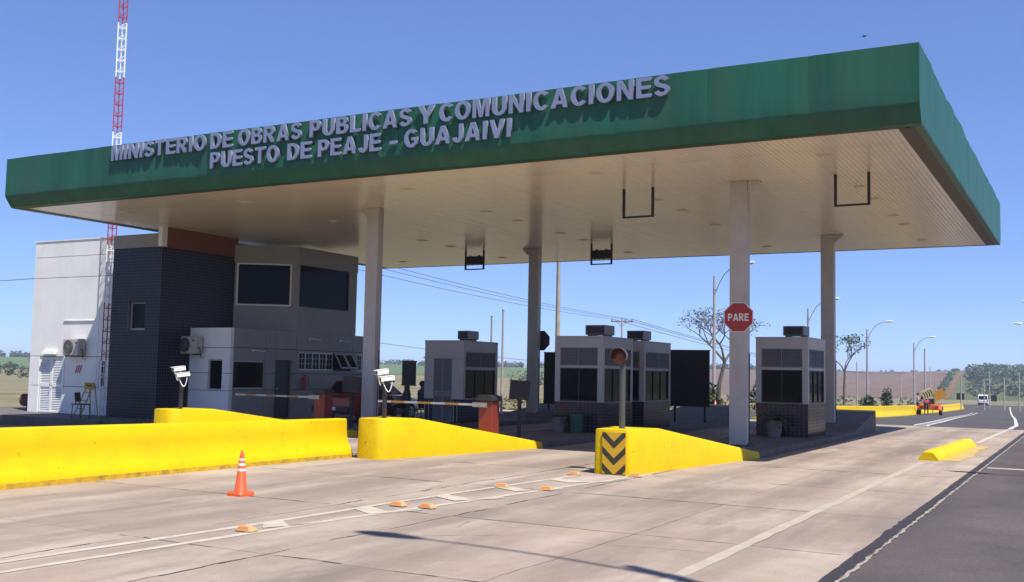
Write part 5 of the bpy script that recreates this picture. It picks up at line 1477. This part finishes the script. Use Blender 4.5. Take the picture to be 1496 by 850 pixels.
def utility(label, x, y, h, arm_dir):
    z = tz(x, y); t = thing('utility_pole', label, 'utility pole', (x, y, z), 'poles of the power line')
    MB().tube([(x, y, z - .2), (x, y, z + h)], [.15, .1], 8).build('pole', M['pole'], t, smooth=True)
    d = Vector((math.cos(arm_dir), math.sin(arm_dir), 0)); c = Vector((x, y, z + h - .35))
    Mx = Matrix.Translation(c) @ Matrix.Rotation(arm_dir, 4, 'Z')
    MB().obox(Mx, 1.2, .06, .07).build('crossarm', M['wood'], t)
    ends = []
    for u in (-1.1, .35, 1.1):
        p = c + d * u + Vector((0, 0, .07)); MB().tube([p, p + Vector((0, 0, .2))], .05, 8).build('insulator', M['dark_metal'], t); ends.append(p + Vector((0, 0, .2)))
    for u in (-.55, .55): MB().tube([c + d * u, c - Vector((0, 0, .6))], .025, 5).build('brace', M['wood'], t)
    return ends
AD = rad(29)
xa, ya = polar(-23.0, 113 / math.cos(rad(6.1)))
A = utility('utility pole with crossarm above the paired booths', xa, ya, 9.2, AD)
xb, yb = polar(-46.4, 49); B = utility('utility pole hidden behind the office and canopy', xb, yb, 8.6, AD)
xc, yc = polar(-8.55, 340); Cc = utility('far utility pole with crossarm before the ploughed slope', xc, yc, 8.0, AD)
def wire(label, p, q, sag, r=.014):
    p, q = Vector(p), Vector(q)
    mb = MB(); mb.tube([p.lerp(q, k / 16) - Vector((0, 0, 4 * sag * (k / 16) * (1 - k / 16))) for k in range(17)], r, 5)
    tag(mb.build('power_cable', M['wire'], None), label, 'cable', 'cables of the power line')
for i, nm in enumerate(('lowest', 'middle', 'topmost')):
    wire('%s of the three power cables slanting across the sky under the canopy' % nm, B[i] + Vector((0, 0, .12 * i)), A[i], .5, .016)
    wire('%s power cable running on from the crossarm pole to the far slope' % nm, A[i], Cc[i], 2.2, .03)
wire('thin lone cable passing behind the louvred door booth', B[0] + Vector((0, 0, -4.1)), (A[0].x, A[0].y, A[0].z - 5.2), .35, .014)
wire('thin cable reaching the white wall from the far left', (-46, 24.0, 4.9), (-32.66, 24.3, 4.72), .15, .012)

# dark roadside signs near the minivan
def rsign(label, az, r_, w, h, zc):
    x, y = polar(az, r_); z = tz(x, y); t = thing('road_sign', label, 'road sign', (x, y, z))
    MB().box(x - w / 2, x + w / 2, y - .02, y + .02, zc - h / 2, zc + h / 2).build('plate', M['black'], t)
    MB().tube([(x, y + .05, z), (x, y + .05, zc + h / 2)], .04, 8).build('post', M['galv'], t)
rsign('dark square road sign standing beyond the end of the far barrier', -5.75, 160, 1.0, .9, tz(*polar(-5.75, 160)) + 1.7)
rsign('dark road sign back just right of the white minivan', -4.22, 188, .9, 1.0, tz(*polar(-4.22, 188)) + 1.3)

# bird
t = thing('bird', 'tiny dark bird in the sky above the canopy', 'bird', (0, 0, 0))
c = Vector((0, 0, 0))
MB().tube([c + Vector((-.16, 0, 0)), c + Vector((-.06, 0, .01)), c + Vector((.06, 0, .015)), c + Vector((.13, 0, .03)), c + Vector((.18, 0, .03))], [.01, .045, .05, .03, .012], 8).build('body', M['black'], t, smooth=True)
for s_ in (-1, 1): MB().prism([(c.x - .05, c.y), (c.x + .06, c.y), (c.x + .02, c.y + s_ * .16), (c.x - .06, c.y + s_ * .24)], 'z', c.z + .01, c.z + .018).build('wing', M['black'], t)
t.location = (-7.2, 40.0, 14.6); t.scale = (.6, .6, .6)

# ---------------------------------------------------------------- trees and shrubs
def tree(label, x, y, h, spread, lean, leafm, nleaf, lsize, seed, trunk_r=.16, fork=.45, depth=5, flat=.5):
    random.seed(seed)
    z = tz(x, y); t = thing('tree', label, 'tree', (x, y, z))
    wood = MB(); leaves = MB(); tips = []
    def grow(p, d, L, r, k):
        n = 4; P = [p]; q = p.copy(); dd = d.copy()
        for i in range(n):
            dd = (dd + Vector((random.gauss(0, .13), random.gauss(0, .13), random.gauss(0, .06)))).normalized()
            q = q + dd * (L / n); P.append(q.copy())
        wood.tube(P, [r * (1 - .35 * i / n) for i in range(n + 1)], 6 if k > 2 else 4)
        if k <= 2: tips.append(q)
        if k == 0: return
        m_ = 3 if k >= 3 else 2
        a0 = random.uniform(0, 6.28)
        for j in range(m_):
            a = a0 + 2 * math.pi * j / m_ + random.uniform(-.5, .5)
            sd_ = Vector((math.cos(a), math.sin(a), 0))
            nd = (dd * .55 + sd_ * spread + Vector((0, 0, .35 if k > 1 else .1))).normalized()
            grow(q, nd, L * random.uniform(.62, .8), r * .6, k - 1)
    p0 = Vector((x, y, z - .1)); th = h * fork
    mid = p0 + Vector((lean[0] * .3, lean[1], th * .55)); top = p0 + Vector((lean[0], lean[1], th))
    wood.tube([p0, mid, top], [trunk_r * 1.25, trunk_r, trunk_r * .85], 8)
    n0 = 3; a0 = random.uniform(0, 6.28)
    for j in range(n0):
        a = a0 + 2 * math.pi * j / n0
        grow(top, Vector((math.cos(a) * spread * .9, math.sin(a) * spread * .9, .75)).normalized(), h * .2, trunk_r * .62, depth - 1)
    for q in tips: leaf_quads(leaves, q, h * .055, nleaf, lsize, .6)
    wood.build('trunk', M['bark'], t, smooth=True)
    tag(leaves.build('crown', M[leafm], t, fix=False), kind='stuff')
x, y = polar(-17.85, 100); tree('crooked sparse tree between the black board and the stop sign', x, y, 10.6, .62, (.7, 0), 'leaf', 4, .13, 12, .2, .42, 5)
x, y = polar(-11.35, 113); tree('slim bare trunked tree with a small flat crown beside the rear column', x, y, 8.0, .42, (.1, 0), 'leaf2', 8, .14, 5, .12, .5, 4)
def bush(label, az, r_, w, h, m='leaf2', seed=1):
    random.seed(seed); x, y = polar(az, r_); z = tz(x, y); t = thing('bush', label, 'bush', (x, y, z))
    mb = MB()
    for k in range(5): leaf_quads(mb, (x + random.uniform(-.4, .4) * w, y + random.uniform(-.4, .4) * w, z + h * random.uniform(.3, .7)), w * .45, 90, .12 + w * .03, h / w * .8)
    tag(mb.build('foliage', M[m], t, fix=False), kind='stuff')
    MB().tube([(x, y, z - .1), (x, y, z + h * .6)], .05, 6).build('stem', M['bark'], t)
bush('green bush at the foot of the crooked tree behind the black board', -18.2, 62, 1.3, 2.0, 'leaf', 3)
bush('narrow green bush showing between stop sign column and booth', -15.6, 62, 1.0, 2.3, 'leaf', 4)
bush('small round bush below the first open street lamp', -10.2, 95, .95, 1.5, 'leaf_dark', 5)
bush('taller small bush between the two open street lamps', -9.25, 105, .8, 2.3, 'leaf_dark', 6)
bush('low dark bush on the skyline beside the rear column', -27.9, 240, 8, 4.5, 'leaf_far', 7)

# masses of far vegetation
random.seed(21)
def mass(name, label, n, azr, rr_, hr, leafs, size, m, cond=None):
    mb = MB(); k = 0
    while k < n:
        az = random.uniform(*azr); r_ = math.sqrt(random.uniform(rr_[0] ** 2, rr_[1] ** 2))
        if cond and not cond(az, r_): k += .2; continue
        x, y = polar(az, r_); h = random.uniform(*hr); z = tz(x, y)
        w = h * random.uniform(.42, .7)
        leaf_quads(mb, (x, y, z + h * .5), w, leafs, size * random.uniform(.7, 1.2), h * .5 / w, 0, .35)
        k += 1
    o = mb.build(name, M[m], None, fix=False)
    return tag(o, label, 'vegetation', None, 'stuff')
mass('far_tree_line', 'dark tree line along the distant horizon', 1300, (-95, -14), (870, 980), (2.5, 6.0), 22, 1.5, 'leaf_far')
mass('ridge_trees', 'thin trees along the ridge of the ploughed slope', 50, (-20, -6), (895, 930), (1.0, 2.6), 20, .8, 'leaf_far')
onhill = lambda az, r_: az > track_az(r_) + .75 * (430 / r_) + .12 * nz(az * 40, r_, .02, 4)
mass('hillside_wood', 'dark green wood covering the slope right of the red track', 900, (-6.5, 14), (600, 930), (3.0, 6.5), 26, 1.2, 'leaf_dark', onhill)
mass('hillside_scrub', 'lighter green scrub below the wooded slope', 900, (-6.5, 14), (385, 700), (1.0, 3.2), 26, .7, 'leaf_far', onhill)
mass('track_hedge', 'strip of dark shrubs along the red track', 170, (-7.2, -5.2), (390, 900), (1.0, 2.4), 26, .6, 'leaf_dark', lambda az, r_: -.52 < az - track_az(r_) < -.24)
mass('field_scrub', 'dark scrub beyond the brown field at the far left', 420, (-75, -50.5), (260, 420), (.8, 2.6), 26, .5, 'leaf_dark')
mass('verge_scrub', 'low green scrub along the verge behind the booths', 260, (-26, -6.8), (84, 260), (.25, .9), 26, .16, 'leaf')
mass('roadside_weeds', 'pale weeds and dry grass beyond the rear of the islands', 320, (-30, -15), (58, 110), (.2, .7), 24, .14, 'dry_grass')
mass('platform_weeds', 'dark weeds growing at the foot of the tiled tower', 16, (-50.6, -47.5), (32.2, 33.8), (.15, .45), 60, .05, 'leaf2')

# ---------------------------------------------------------------- haze in the air
hm = bpy.data.materials.new('thin_haze'); hm.use_nodes = True
hn = hm.node_tree; hn.nodes.clear()
ho = hn.nodes.new('ShaderNodeOutputMaterial'); hv = hn.nodes.new('ShaderNodeVolumePrincipled')
hv.inputs['Color'].default_value = (0.80, 0.88, 1.0, 1); hv.inputs['Density'].default_value = 0.00036; hv.inputs['Anisotropy'].default_value = 0.2
hn.links.new(hv.outputs[0], ho.inputs['Volume'])
tag(MB().box(-3400, 3400, -3400, 3400, -12, 24).build('haze', hm, None), 'thin bluish haze filling the air over the plain', 'haze', None, 'stuff')
